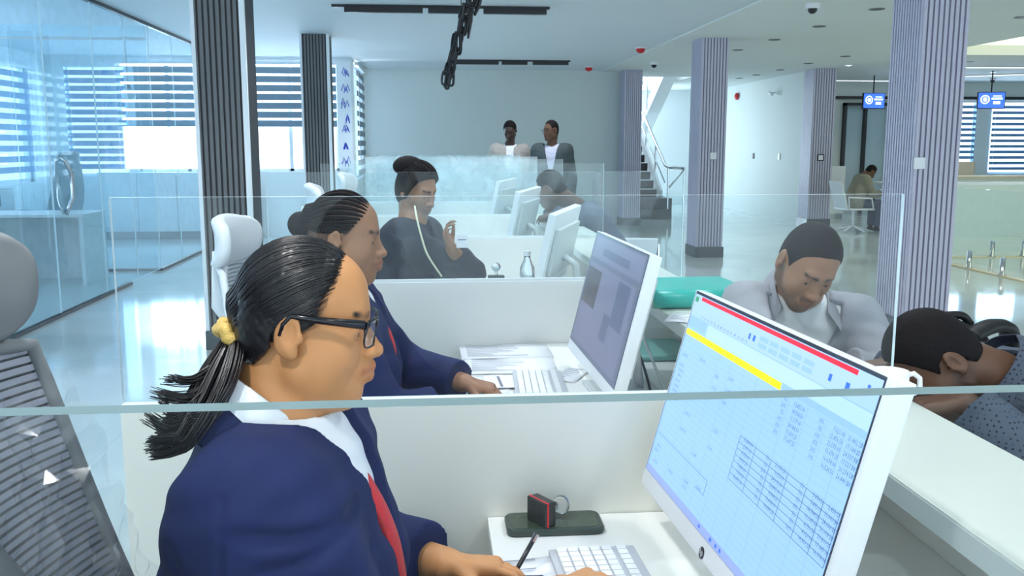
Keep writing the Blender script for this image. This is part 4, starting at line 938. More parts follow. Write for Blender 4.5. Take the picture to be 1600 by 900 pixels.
def head_prims(female=True, jowl=0.0, ear=True):
    p = [('e', A3(-.004, 0, .036), A3(.085, .073, .085), 0), ('e', A3(.032, 0, -.022), A3(.055, .058, .085), .03),
         ('c', A3(-.002, .050, -.058), A3(.060, .012, -.094), .020, .019, .03), ('c', A3(-.002, -.050, -.058), A3(.060, -.012, -.094), .020, .019, .03),
         ('e', A3(.064, 0, -.094), A3(.021, .022, .019), .02),
         ('e', A3(.044, .036, -.028), A3(.033, .028, .034), .02), ('e', A3(.044, -.036, -.028), A3(.033, .028, .034), .02),
         ('c', A3(.074, .030, .026), A3(.079, .010, .022), .012, .012, .015), ('c', A3(.074, -.030, .026), A3(.079, -.010, .022), .012, .012, .015),
         ('-e', A3(.094, .031, .003), A3(.016, .018, .013), .014), ('-e', A3(.094, -.031, .003), A3(.016, .018, .013), .014),
         ('e', A3(.069, .031, .002), A3(.0145, .017, .0125), .006), ('e', A3(.069, -.031, .002), A3(.0145, .017, .0125), .006), ('-e', A3(.0845, .031, -.002), A3(.006, .0125, .0036), .002), ('-e', A3(.0845, -.031, -.002), A3(.006, .0125, .0036), .002),
         ('c', A3(.082, 0, .012), A3(.103, 0, -.030), .008, .011, .012), ('e', A3(.106, 0, -.032), A3(.011, .012, .010), .006),
         ('e', A3(.095, .013, -.034), A3(.011, .009, .009), .006), ('e', A3(.095, -.013, -.034), A3(.011, .009, .009), .006),
         ('e', A3(.083, 0, -.060), A3(.015, .024, .022), .012),
         ('c', A3(.090, .013, -.0585), A3(.0985, 0, -.0555), .0058, .008, .006), ('c', A3(.090, -.013, -.0585), A3(.0985, 0, -.0555), .0058, .008, .006),
         ('c', A3(.088, .012, -.067), A3(.0955, 0, -.0695), .0063, .0088, .006), ('c', A3(.088, -.012, -.067), A3(.0955, 0, -.0695), .0063, .0088, .006),
         ('-c', A3(.099, .024, -.063), A3(.109, 0, -.0622), .0018, .0022, .003), ('-c', A3(.099, -.024, -.063), A3(.109, 0, -.0622), .0018, .0022, .003)]
    if jowl:
        p += [('e', A3(.038, 0, .052), A3(.050, .052, .050) * (.86 + .14 * jowl), .025), ('e', A3(.012, 0, -.088), A3(.046, .050, .030) * (.9 + jowl * .12), .03), ('e', A3(.026, .044, -.05), A3(.030, .024, .034), .03), ('e', A3(.026, -.044, -.05), A3(.030, .024, .034), .03)]
    if ear:
        for s in (1, -1):
            Re = np.array(Matrix.Rotation(s * .30, 3, 'Z') @ Matrix.Rotation(.18, 3, 'Y'))
            p += [('e', A3(-.014, s * .076, .000), A3(.019, .008, .031), Re, .006), ('-e', A3(-.009, s * .0865, .005), A3(.0105, .0085, .020), Re, .003), ('e', A3(-.008, s * .077, -.024), A3(.009, .006, .010), .005),
                  ('e', A3(.004, s * .078, -.004), A3(.004, .004, .007), .003)]
    return p
def hand_prims(w, f, n, ts, curl=(.35, .5, .4), scale=1.0, spread=.06, thumb=.55):
    """w wrist, f finger direction, n palm normal, ts = +1 when the thumb lies on the side f x n"""
    f = f / np.linalg.norm(f); n = n - f * (n @ f); n /= np.linalg.norm(n); t = np.cross(f, n) * ts; s = scale; pr = []; tips = []
    for o in (.022, .0, -.022): pr.append(('c', w + t * o * .6 * s, w + f * .082 * s + t * o * 1.15 * s, .017 * s, .0125 * s, .012))
    for i, (o, L) in enumerate(((.029, .072), (.0100, .081), (-.0095, .075), (-.028, .058))):
        p = w + f * (.085 - .004 * abs(i - 1)) * s + t * o * s; d = f + t * spread * (1.5 - i); d /= np.linalg.norm(d); r = (.0079 if i < 3 else .0070) * s; an = 0
        for k, fr in enumerate((.45, .3, .25)):
            an += curl[k]; dd = d * math.cos(an) + n * math.sin(an); q = p + dd * L * fr * s
            pr.append(('c', p, q, r, r * .9, .002)); p = q; r *= .9
        tips.append((p, dd, r))
    p = w + f * .022 * s + t * .022 * s; d = f * .75 + t * .62 + n * thumb; d /= np.linalg.norm(d); q = p + d * .042 * s
    pr.append(('c', p, q, .014 * s, .0105 * s, .01)); d2 = f * .92 + t * .12 + n * thumb * .8; d2 /= np.linalg.norm(d2); m = q + d2 * .030 * s
    pr.append(('c', q, m, .0105 * s, .009 * s, .004)); pr.append(('c', m, m + (d2 * .7 + f * .3) * .022 * s, .009 * s, .0075 * s, .003))
    return pr
SKIN = {'light': A3(.58, .265, .105), 'mid': A3(.33, .165, .095), 'dark': A3(.135, .068, .042), 'vdark': A3(.055, .032, .026)}
def person(label, base, J, head, skin, res=.007, tops=(), legs_mat='dark_cloth', hair=None, bulk=1.0, scale_limb=1.0, jowl=0, hands=None, female=True, stubble=0, hres=None, shoe='black', eyes=True, pants=True, name='person', folds=()):
    """J: joints in world space. head: (centre, R, scale). tops: list of (name, material, offset, sleeve fraction, V opening)"""
    base = A3(*base); t = thing(name, label, 'person', tuple(base))
    J = {k: A3(*v) for k, v in J.items()}; hc, Rh, hs = A3(*head[0]), head[1], head[2]
    lat = J['shL'] - J['shR']; lat /= np.linalg.norm(lat); ax = J['chest'] - J['pelvis']; L = np.linalg.norm(ax); ax /= L; fw = np.cross(lat, ax); fw /= np.linalg.norm(fw)
    s = scale_limb; b = bulk
    def torso(o):
        pe, chh = J['pelvis'], J['chest']; mid = pe * .5 + chh * .5
        return [('c', pe + lat * .075 * b, mid + lat * .055 * b, .120 * b + o, .115 * b + o, .05), ('c', pe - lat * .075 * b, mid - lat * .055 * b, .120 * b + o, .115 * b + o, .05),
                ('c', mid + lat * .055 * b, chh + lat * .07 * b - ax * .05, .115 * b + o, .100 * b + o, .05), ('c', mid - lat * .055 * b, chh - lat * .07 * b - ax * .05, .115 * b + o, .100 * b + o, .05),
                ('c', J['shL'] - lat * .02, J['shR'] + lat * .02, .060 * s + o, .060 * s + o, .06), ('c', J['neck'] - (J['neck'] - chh) * .3, chh - ax * .02, .055 * s + o * .6, .08 * s + o, .06)] + ([('e', chh - ax * .13 + fw * .075 * b + lat * .06, A3(.062, .062, .062) * b + o, .05), ('e', chh - ax * .13 + fw * .075 * b - lat * .06, A3(.062, .062, .062) * b + o, .05)] if female else [])
    def arm(sd, o, frac=None, k=.03):
        S, E_, Wr = J['sh' + sd], J['el' + sd], J['wr' + sd]; out = [('c', S, E_, .052 * s + o, .042 * s + o, k)]
        if frac is None: out.append(('c', E_, Wr, .040 * s, .027 * s, .02))
        elif frac > 0: out.append(('s', E_, E_ + (Wr - E_) * frac, .042 * s + o, .034 * s + o * 1.1, .02))
        return out
    def leg(sd, o, frac=None):
        H, K, An = J['hip' + sd], J['kn' + sd], J['an' + sd]; out = [('c', H, K, .083 * s + o, .058 * s + o, .03)]
        out.append(('c', K, An, .056 * s, .036 * s, .02) if frac is None else ('s', K, K + (An - K) * frac, .060 * s + o, .05 * s + o, .02)); return out
    hp = Prims(head_prims(female, jowl))
    neckR = .052 * (1 if female else 1.12)
    def fn_body(P):
        d = ev(BP, P)
        Lc = ((P - hc) @ Rh) / hs; dh = np.full(len(P), 9.0); m = np.linalg.norm(Lc, axis=1) < .24
        if m.any(): dh[m] = ev(hp, Lc[m]) * hs
        d = smin(d, d_cap(P, hc + Rh @ A3(-.028, 0, -.045) * hs, J['neck'], neckR * hs, .056 * s), .03)
        return smin(d, dh, .014)
    HP = []
    for sd in 'LR':
        An = J['an' + sd]; ff = J.get('foot' + sd, np.cross(lat, A3(0, 0, 1))); ff = A3(ff[0], ff[1], 0); ff /= np.linalg.norm(ff)
        HP += [('c', An + A3(0, 0, -.035) - ff * .03, An + A3(0, 0, -.05) + ff * .13, .036, .026, .02)]
        hd = (hands or {}).get(sd)
        if hd: HP += hand_prims(J['wr' + sd], A3(*hd[0]), A3(*hd[1]), hd[2], *hd[3:])
        else: HP += hand_prims(J['wr' + sd], J['wr' + sd] - J['el' + sd], A3(0, 0, -1) if abs((J['wr' + sd] - J['el' + sd])[2]) < .2 else fw, 1 if sd == 'R' else -1)
    BP = Prims(torso(0) + arm('L', 0) + arm('R', 0) + leg('L', 0) + leg('R', 0) + HP)
    pts = np.array(list(J.values()) + [hc]); lo = pts.min(0) - .2; hi = pts.max(0) + .2
    col = SKIN[skin]
    def colfn(V):
        q = ((V - hc) @ Rh) / hs; c = np.tile(col, (len(V), 1)); inh = np.linalg.norm(q, axis=1) < .16
        def mixin(d, w, c2):
            nonlocal c
            a = np.clip(1 - d / w, 0, 1) * inh; a = a[:, None]; c = c * (1 - a) + c2 * a
        lipc = col * A3(.72, .52, .58)
        mixin(np.minimum(d_cap(q, A3(.088, .017, -.060), A3(.099, 0, -.056), .005, .0075), np.minimum(d_cap(q, A3(.088, -.017, -.060), A3(.099, 0, -.056), .005, .0075), np.minimum(d_cap(q, A3(.087, .013, -.067), A3(.096, 0, -.070), .005, .008), d_cap(q, A3(.087, -.013, -.067), A3(.096, 0, -.070), .005, .008)))) * 1.0, .004, lipc)
        for sg in (1, -1):
            br = d_cap(q, A3(.088, sg * .014, .024), A3(.075, sg * .048, .027), .0045, .0025); mixin(br, .004, A3(.018, .012, .010))
        if stubble:
            jw = np.minimum(d_cap(q, A3(.0, .06, -.05), A3(.065, .012, -.095), .018, .02), d_cap(q, A3(.0, -.06, -.05), A3(.065, -.012, -.095), .018, .02))
            a = (np.clip(1 - jw / .02, 0, 1) * stubble * inh)[:, None]; c = c * (1 - a) + col * .30 * a
            ms_ = np.minimum(d_cap(q, A3(.09, .022, -.052), A3(.1, 0, -.044), .005, .004), d_cap(q, A3(.09, -.022, -.052), A3(.1, 0, -.044), .005, .004)); a = (np.clip(1 - ms_ / .006, 0, 1) * stubble * inh)[:, None]; c = c * (1 - a) + col * .2 * a
        # shoes
        for sd in 'LR':
            a = (V[:, 2] < J['an' + sd][2] + .03) & (np.linalg.norm((V - J['an' + sd])[:, :2], axis=1) < .25); c[a] = A3(.012, .012, .014)
        return c
    body = sdf_obj('body', fn_body, lo, hi, res, 'skin', t, base, colfn)
    if eyes:
        for sg in (1, -1):
            c0 = hc + Rh @ (A3(.0695, sg * .031, -.001) * hs) - base
            e = MB().ball((0, 0, 0), .0115 * hs, 10).build('eye', 'eye_white', t, True); e.location = tuple(c0); e.rotation_euler = Matrix(Rh.tolist()).to_euler()
            MB().lathe((.0098 * hs, 0, -.002 * hs), [(.0052 * hs, 0), (.0045 * hs, .0015 * hs), (.0005, .0022 * hs)], 14, 'x').build('iris', 'iris', e, True)
    NK = [('-c', J['neck'] - (J['neck'] - J['chest']) * .15, hc, .060 * s * (1 if female else 1.08), .068 * s, .008)]
    for (nm, mt, off, frac, V_) in tops:
        nr_ = .062 * s + max(0, off - .012) * (2.2 if V_ else .6)
        NK = [('-c', J['neck'] - (J['neck'] - J['chest']) * .15, hc, nr_, nr_ + .01, .008)]
        pr = torso(off)
        if frac is not None: pr = pr + arm('L', off, frac, .045) + arm('R', off, frac, .045)
        TP = Prims(pr + NK)
        def fn_top(P, off=off, frac=frac, V_=V_, TP=TP):
            d = ev(TP, P)
            d = np.maximum(d, -(P - (J['pelvis'] - ax * .05)) @ ax - .06)
            if V_:
                z0, slope, w0 = V_; q = P - J['chest']; y = q @ lat; z = q @ ax; x = q @ fw
                d = smax(d, -np.maximum(np.abs(y) - np.maximum(w0 + (z - z0) * slope, 0), -(x - .015)), .004)
            for (x0, z0, x1, z1, dp, wd_, ym) in folds:
                e0 = A3(x1 - x0, z1 - z0); q2 = P[:, [0, 2]] - A3(x0, z0); tt = np.clip(q2 @ e0 / (e0 @ e0), 0, 1); dd = np.linalg.norm(q2 - tt[:, None] * e0, axis=1)
                d = d + (P[:, 1] < ym) * dp * (np.exp(-(dd / wd_) ** 2) - .5 * np.exp(-((dd - 2.2 * wd_) / (1.4 * wd_)) ** 2)) * np.sin(np.pi * (.15 + .7 * tt))
            d = d + .0025 * np.sin(P[:, 0] * 41 + 3 * np.sin(P[:, 2] * 27)) * np.sin(P[:, 2] * 48 + P[:, 1] * 31 + 2 * np.sin(P[:, 0] * 19))
            return d
        tl = np.array([J[k_] for k_ in ('pelvis', 'chest', 'neck', 'shL', 'shR', 'elL', 'elR', 'wrL', 'wrR')]); sdf_obj(nm, fn_top, tl.min(0) - .19, tl.max(0) + .19, max(res, .005), mt, t, base)
    if pants:
        PP = Prims([('c', J['pelvis'] + lat * .075 * b, J['pelvis'] - lat * .075 * b, .126 * b, .126 * b, 0)] + leg('L', .012, .95) + leg('R', .012, .95))
        fn_p = lambda P: ev(PP, P)
        tl = np.array([J[k_] for k_ in ('pelvis', 'hipL', 'hipR', 'knL', 'knR', 'anL', 'anR')]); sdf_obj('trousers', fn_p, tl.min(0) - .17, tl.max(0) + .17, max(res, .008), legs_mat, t, base)
    if hair:
        kind, mt, off = hair[:3]; hl = hair[3] if len(hair) > 3 else None
        line = hl or [(-.12, -.075), (-.07, -.07), (-.045, -.055), (-.03, -.012), (-.012, .034), (.012, .038), (.03, .02), (.042, .035), (.055, .072), (.075, .088), (.1, .095)]
        lx, lz = np.array(line).T
        def fn_h(P):
            q = ((P - hc) @ Rh) / hs
            d = ev([('e', A3(-.004, 0, .036), A3(.085, .073, .085) + off, 0), ('e', A3(-.038, 0, -.015), A3(.048, .056, .065) + off * .7, .03)], q)
            d = smax(d, (np.interp(q[:, 0], lx, lz) - q[:, 2]) * .75, .006)
            d = d + .0012 * np.sin(q[:, 0] * 330 + 5 * q[:, 2]) * np.sin(q[:, 1] * 310) * np.sin(q[:, 2] * 290)
            return d * hs
        r_ = .2 * hs; sdf_obj('hair', fn_h, hc - r_, hc + r_, hres or max(res * .7, .003), mt, t, base)
    return t
def seated(x, y, yaw, lean=.15, seat=.47, k=1.0, hand=(.42, .16, .80), handL=None, twist=0, sh=.165, el_out=.22):
    """seated joints; (x, y) is the pelvis on the floor plan; hand = forward, side, height"""
    f = A3(math.cos(yaw), math.sin(yaw), 0); l = A3(-math.sin(yaw), math.cos(yaw), 0); u = A3(0, 0, 1)
    p = A3(x, y, seat + .11 * k); up = u * math.cos(lean) + f * math.sin(lean); ch = p + up * .42 * k
    J = {'pelvis': p, 'chest': ch, 'neck': ch + up * .10 * k + f * .01, 'shL': ch + l * sh * k + up * .02, 'shR': ch - l * sh * k + up * .02}
    for sd, sg, h in (('L', 1, handL or hand), ('R', -1, hand)):
        w = p * A3(1, 1, 0) + f * h[0] + l * sg * h[1] + u * h[2]; J['wr' + sd] = w
        e = (J['sh' + sd] + w) / 2; ln = np.linalg.norm(w - J['sh' + sd]); ex = math.sqrt(max(.0, (.27 * k) ** 2 - (ln / 2) ** 2)); dirn = -u * .8 + l * sg * .5 - f * .25; dirn /= np.linalg.norm(dirn); J['el' + sd] = e + dirn * ex
        J['hip' + sd] = p + l * sg * .085; J['kn' + sd] = p + f * .42 * k + l * sg * .11 - u * .02; J['an' + sd] = A3(*(p + f * .40 * k + l * sg * .11)[:2], .085); J['foot' + sd] = f
    return J
def standing(x, y, yaw, h=1.72, armf=.1, sh=.18):
    f = A3(math.cos(yaw), math.sin(yaw), 0); l = A3(-math.sin(yaw), math.cos(yaw), 0); u = A3(0, 0, 1); k = h / 1.72; o = A3(x, y, 0)
    J = {'pelvis': o + u * .95 * k, 'chest': o + u * 1.39 * k, 'neck': o + u * 1.51 * k + f * .01}
    for sd, sg in (('L', 1), ('R', -1)):
        J['sh' + sd] = o + u * 1.43 * k + l * sg * sh * k; J['el' + sd] = o + u * 1.10 * k + l * sg * (sh + .06) * k - f * .03; J['wr' + sd] = o + u * .87 * k + l * sg * (sh + .06) * k + f * armf
        J['hip' + sd] = o + u * .92 * k + l * sg * .085; J['kn' + sd] = o + u * .49 * k + l * sg * .1 + f * .02; J['an' + sd] = o + u * .085 + l * sg * .11; J['foot' + sd] = f
    return J
def worldpt(hc, Rh, hs, base): return lambda *p: tuple(A3(*hc) + Rh @ (A3(*p) * hs) - A3(*base))
# strands laid over the scalp towards a point, as one mesh
def scalp_strands(starts, tie, hc, Rh, hs, base, r, off, n=14, jit=.002, seed=1, sides=5):
    rg = random.Random(seed); c = A3(-.004, 0, .036); rad = A3(.085, .073, .085); mb = MB(); wp = worldpt(hc, Rh, hs, base)
    for st_ in starts:
        a = (A3(*st_) - c) / rad; b = (A3(*tie) - c) / rad; la, lb = np.linalg.norm(a), np.linalg.norm(b); a /= la; b /= lb; la = min(la, .985); om = math.acos(max(-1, min(1, a @ b))); pts = []; o2 = off + rg.uniform(-jit, jit)
        bend = A3(rg.uniform(-1, 1), rg.uniform(-1, 1), rg.uniform(-1, 1)) * .012
        for i in range(n):
            t = i / (n - 1); v = (math.sin((1 - t) * om) * a + math.sin(t * om) * b) / math.sin(om) + bend * math.sin(math.pi * t); v /= np.linalg.norm(v)
            k = la + (lb - la) * t if i > n * .7 else max(1.0, la + (1 - la) * min(1, t * 3)); rr = rad * k + o2
            pts.append(wp(*(c + v * rr)))
        mb.tube(pts, [r * hs * (.5 + .5 * min(1, 4 * i / n)) for i in range(n)], sides, True)
    return mb

# ------------------------------------------------------------------ the woman in glasses
B1 = (-.25, 1.2, 0); HC1 = (-.175, 1.213, 1.216); RH1 = rot(R(4), R(4), 0); HS1 = .925
J1 = {'pelvis': (-.235, 1.19, .60), 'chest': (-.205, 1.205, 1.01), 'neck': (-.215, 1.21, 1.115), 'shL': (-.195, 1.375, 1.02), 'shR': (-.215, 1.045, 1.02),
      'elL': (-.13, 1.50, .775), 'wrL': (.012, 1.405, .782), 'elR': (-.05, .97, .80), 'wrR': (.178, 1.225, .815),
      'hipL': (-.2, 1.28, .57), 'hipR': (-.2, 1.11, .57), 'knL': (.2, 1.30, .56), 'knR': (.2, 1.10, .56), 'anL': (.15, 1.30, .085), 'anR': (.15, 1.10, .085), 'footL': (1, 0, 0), 'footR': (1, 0, 0)}
FOLD1 = [(-.218, 1.035, -.105, 1.022, .007, .007, 1.1), (-.19, .995, -.10, 1.012, .006, .007, 1.1), (-.232, 1.07, -.236, .92, .004, .004, 1.1), (-.27, .98, -.20, .93, .004, .008, 1.1), (-.15, .985, -.07, .955, .003, .008, 1.1), (-.30, 1.0, -.27, .9, .004, .01, 1.15)]
wm = person('woman in navy blazer, glasses and red tie typing at the nearest desk', B1, J1, (HC1, RH1, HS1), 'light', .0036,
            tops=[('shirt', 'white_cloth', .012, None, None), ('blazer', 'navy', .026, .80, (-.20, .24, .0))], legs_mat='navy', bulk=1.02, scale_limb=1.06, jowl=1.0, folds=FOLD1,
            hands={'L': ((1, -.10, -.02), (.0, -.25, -1), -1, (.25, .55, .45), .98, .09), 'R': ((.75, .62, -.05), (.1, 0, -1), 1, (.4, .5, .35), .98)},
            hair=('cap', 'hair', .0060, [(-.12, -.05), (-.09, -.055), (-.06, -.05), (-.042, -.03), (-.034, .0), (-.024, .030), (.0, .032), (.008, .008), (.014, .014), (.022, .045), (.036, .078), (.055, .104), (.08, .12)]), hres=.003)
wp = worldpt(HC1, RH1, HS1, B1)
TIE1 = (-.088, 0, -.010)
starts = []
rg = random.Random(4)
for sg in (1, -1):
    for i in range(380):
        t = i / 379 + rg.uniform(-.01, .01)
        if t < .45: k = t / .45; x = .054 - .026 * k; z = .104 - .046 * k; y = sg * (.001 + .060 * k)
        elif t < .75: k = (t - .45) / .3; x = .028 - .014 * k; z = .058 - .044 * k; y = sg * (.061 + .012 * k)
        else: k = (t - .75) / .25; x = -.018 - .035 * k; z = .030 - .075 * k; y = sg * (.074 - .014 * k)
        starts.append((x + rg.uniform(-.006, .004), y, z + rg.uniform(-.004, .004)))
scalp_strands(starts, TIE1, HC1, RH1, HS1, B1, .00095, .0062, 16, .0010, 1, 4).build('hair_strands', 'hair', wm, True)['kind'] = 'stuff'
fine = [s_ for s_ in starts if s_[2] > .0]
scalp_strands([(x + .006, y * 1.0, z - .004) for x, y, z in fine[::2]], TIE1, HC1, RH1, HS1, B1, .0005, .0040, 16, .0015, 9, 4).build('hairline_wisps', 'hair', wm, True)['kind'] = 'stuff'
# scrunchie and ponytail
tc_ = A3(*wp(-.094, 0, -.016))
gs = MB(); tdir = Vector((-.55, -.05, -.83)).normalized(); e1 = tdir.cross(Vector((0, 1, 0))).normalized(); e2 = tdir.cross(e1)
gs.tube([Vector(tc_) + e1 * (.0175 * math.cos(a)) + e2 * (.021 * math.sin(a)) + tdir * .004 * math.sin(5 * a) for a in [2 * math.pi * i / 26 for i in range(27)]], [.0095 + .0016 * math.sin(i * 2.3) for i in range(27)], 10, False)
gs.xf(Matrix.Identity(4)).build('scrunchie', 'gold', wm, True)
pt = MB(); rg = random.Random(8)
for c in range(24):
    ca = rg.uniform(0, 6.28); cr = math.sqrt(rg.random()); up_ = c < 4; e = rg.uniform(.85, 1.08); ph_ = rg.uniform(-.012, .012)
    cl = [tc_, tc_ + A3(-.004, -.030, -.026), tc_ + A3(-.014, -.075, -.062), tc_ + A3(-.032, -.105, -.098), tc_ + A3(-.056, -.118, -.122), tc_ + A3(-.084, -.122, -.132)]
    if up_: cl[3:] = [tc_ + A3(-.036, -.100, -.082), tc_ + A3(-.060, -.112, -.094 + ph_), tc_ + A3(-.088, -.118, -.078 + ph_)]
    wd = (.010, .025, .034, .032, .020, .010)
    ctr = [tc_ + (p - tc_) * .80 * (1 if j < 3 else e) + A3(math.cos(ca) * cr * wd[j], math.sin(ca) * cr * wd[j], math.sin(ca + 1) * cr * wd[j] * .8) + A3(0, 0, ph_ * (j > 3)) for j, p in enumerate(cl)]
    for i in range(34):
        a = rg.uniform(0, 6.28); rr = math.sqrt(rg.random()); f_ = rg.uniform(.0, 1)
        pts = [q + A3(math.cos(a), math.sin(a), math.sin(a * 1.7)) * rr * (.004, .008, .009, .009, .007, .006)[j] + A3(0, rg.uniform(-.002, .002), rg.uniform(-.0025, .0025)) * (j > 2) for j, q in enumerate(ctr)]
        pts[-1] = pts[-1] + (pts[-1] - pts[-2]) * f_ * .5
        sp_ = smooth([tuple(p) for p in pts], 4); m_ = len(sp_)
        pt.tube(sp_, [.0014 * (1 - .7 * (k / m_) ** 2) for k in range(m_)], 4, True)
o = pt.build('ponytail', 'hair', wm, True); o['kind'] = 'stuff'
# glasses
fr_ = MB().tube([wp(.103, .010, .010), wp(.106, 0, .013), wp(.103, -.010, .010)], .002, 6).build('glasses', 'frame_black', wm, True)
for sg in (1, -1):
    MB().tube([wp(-.024, sg * .079, .0), wp(-.02, sg * .080, .016), wp(-.010, sg * .0815, .028), wp(.02, sg * .0815, .024), wp(.088, sg * .0735, .018)], [.002, .0022, .0026, .0034, .0046], 8, flat=1.3).build('temple_arm', 'frame_black', fr_, True)
for sg in (1, -1):
    ring = [(.094 - abs(math.cos(a)) * .0 - (.009 if sg * math.cos(a) * sg > .3 else 0), sg * (.038 + .029 * math.copysign(abs(math.cos(a)) ** .7, math.cos(a))), -.006 + .020 * math.copysign(abs(math.sin(a)) ** .7, math.sin(a))) for a in [2 * math.pi * i / 28 for i in range(29)]]
    ring = [(.105 - .42 * max(0, abs(y) - .03) + .12 * min(0, z), y, z + .007) for _, y, z in ring]
    MB().tube([wp(*p) for p in ring], [.0026 if p[2] > .004 else .0013 for p in ring], 6, False).build('lens_rim', 'frame_black', fr_, True)
    cy = sg * .038; MB().add([wp(*p) for p in ring[:-1]], [tuple(range(28))]).build('lens', 'lens', fr_)
    MB().tube([wp(.0925, sg * .068, .017), wp(.088, sg * .0735, .018)], .0044, 8).build('hinge', 'frame_black', fr_)
# collar: folded white band from nape to chest on both sides
def collar(parent, m, base, inner, outer, thick=.003):
    mb = MB(); mb.grid([[tuple(A3(*a) - A3(*base)) for a in smooth(inner, 5)], [tuple(A3(*a) * .5 + A3(*b_) * .5 + A3(0, 0, .006) - A3(*base)) for a, b_ in zip(smooth(inner, 5), smooth(outer, 5))], [tuple(A3(*a) - A3(*base)) for a in smooth(outer, 5)]])
    return mb.build('collar', m, parent, True, solid=thick, sub=1)
YC = 1.21
for sg in (-1, 1):
    Y = lambda d: YC + sg * d
    collar(wm, 'white_cloth', B1, [(-.279, Y(.0), 1.178), (-.262, Y(.052), 1.172), (-.215, Y(.068), 1.140), (-.165, Y(.050), 1.092), (-.128, Y(.016), 1.058)],
           [(-.300, Y(.0), 1.150), (-.284, Y(.070), 1.140), (-.226, Y(.098), 1.098), (-.160, Y(.078), 1.050), (-.112, Y(.052), 1.012)])
    # blazer collar and lapel lying outside the shirt collar
    o = collar(wm, 'navy', B1, [(-.296, Y(.0), 1.166), (-.280, Y(.066), 1.152), (-.226, Y(.094), 1.106), (-.160, Y(.080), 1.044), (-.098, Y(.050), .975), (-.066, Y(.018), .885)],
               [(-.322, Y(.0), 1.118), (-.306, Y(.095), 1.104), (-.236, Y(.140), 1.066), (-.150, Y(.122), 1.004), (-.088, Y(.085), .950), (-.062, Y(.028), .870)], .005); o.name = 'lapel'
tie = MB(); tp = smooth([(-.122, YC - .002, 1.050), (-.112, YC - .004, 1.030), (-.094, YC - .006, .995), (-.076, YC - .008, .955), (-.062, YC - .008, .905), (-.055, YC - .006, .84)], 5)
tie.tube([tuple(A3(*p) - A3(*B1)) for p in tp], [.013, .016, .018, .017, .015] + [.018 + .0007 * i for i in range(len(tp) - 5)], 12, True, .45, (1, 0, .5)); tie.build('tie', 'tie_red', wm, True)

# ------------------------------------------------------------------ the woman with braids
B2 = (-.28, 2.45, 0); HC2 = (-.238, 2.45, 1.208); RH2 = rot(R(-2), R(4), 0); HS2 = 1.0
J2 = {'pelvis': (-.27, 2.45, .59), 'chest': (-.245, 2.45, .985), 'neck': (-.25, 2.45, 1.09), 'shL': (-.24, 2.615, 1.0), 'shR': (-.24, 2.285, 1.0),
      'elL': (-.10, 2.70, .80), 'wrL': (.08, 2.55, .785), 'elR': (-.13, 2.20, .79), 'wrR': (.01, 2.235, .800),
      'hipL': (-.22, 2.53, .56), 'hipR': (-.22, 2.37, .56), 'knL': (.17, 2.56, .55), 'knR': (.17, 2.34, .55), 'anL': (.13, 2.56, .085), 'anR': (.13, 2.34, .085), 'footL': (1, 0, 0), 'footR': (1, 0, 0)}
w2 = person('woman with braided hair and navy blazer at the second desk', B2, J2, (HC2, RH2, HS2), 'mid', .005,
            tops=[('shirt', 'white_cloth', .010, None, None), ('blazer', 'navy', .024, .92, (-.24, .16, .0))], legs_mat='navy', bulk=.98, jowl=.3, hair=('cap', 'hair_part', .0025, [(-.12, -.075), (-.07, -.07), (-.045, -.055), (-.03, -.012), (-.014, .034), (.0, .034), (.010, .012), (.022, .02), (.04, .05), (.062, .080), (.08, .092), (.1, .10)]), hres=.004,
            hands={'R': ((1, .1, -.18), (0, 0, -1), 1, (.5, .6, .5), .95), 'L': ((1, -.2, -.2), (0, 0, -1), -1, (.4, .5, .4), .95)})
st_ = []
for sg in (1, -1):
    for i in range(11):
        k = i / 10; st_.append((.066 - .046 * k ** 1.1, sg * (.006 + .066 * k ** .8), .096 - .068 * k))
scalp_strands(st_, (-.108, 0, .03), HC2, RH2, HS2, B2, .0062, .0035, 16, .0003, 3, 7).build('braids', 'hair_matte', w2, True)
wp2 = worldpt(HC2, RH2, HS2, B2)
MB().ball(wp2(-.112, 0, .03), .035, 12).build('hair_bun', 'hair_matte', w2, True)
for sg in (-1, 1):
    Y = lambda d: 2.45 + sg * d
    collar(w2, 'white_cloth', B2, [(-.31, Y(0), 1.145), (-.295, Y(.05), 1.140), (-.25, Y(.064), 1.105), (-.20, Y(.048), 1.06), (-.165, Y(.014), 1.03)], [(-.328, Y(0), 1.118), (-.312, Y(.066), 1.108), (-.258, Y(.09), 1.07), (-.195, Y(.07), 1.022), (-.150, Y(.045), .99)])
tp = smooth([(-.160, 2.448, 1.025), (-.140, 2.446, .985), (-.118, 2.445, .93), (-.108, 2.445, .86)], 5)
MB().tube([tuple(A3(*p) - A3(*B2)) for p in tp], [.017] * len(tp), 12, True, .5, (1, 0, .5)).build('tie', 'tie_red', w2, True)
wt = MB(); wc = Vector(A3(-.012, 2.233, .801) - A3(*B2)); wd = Vector((.14, .035, .01)).normalized(); wa = wd.cross(Vector((0, 0, 1))).normalized(); wb = wd.cross(wa)
wt.tube([wc + wa * .031 * math.cos(a) + wb * .031 * math.sin(a) for a in [6.2832 * i / 20 for i in range(21)]], .005, 8, False, 1.6).build('wristwatch', 'watch', w2, True)

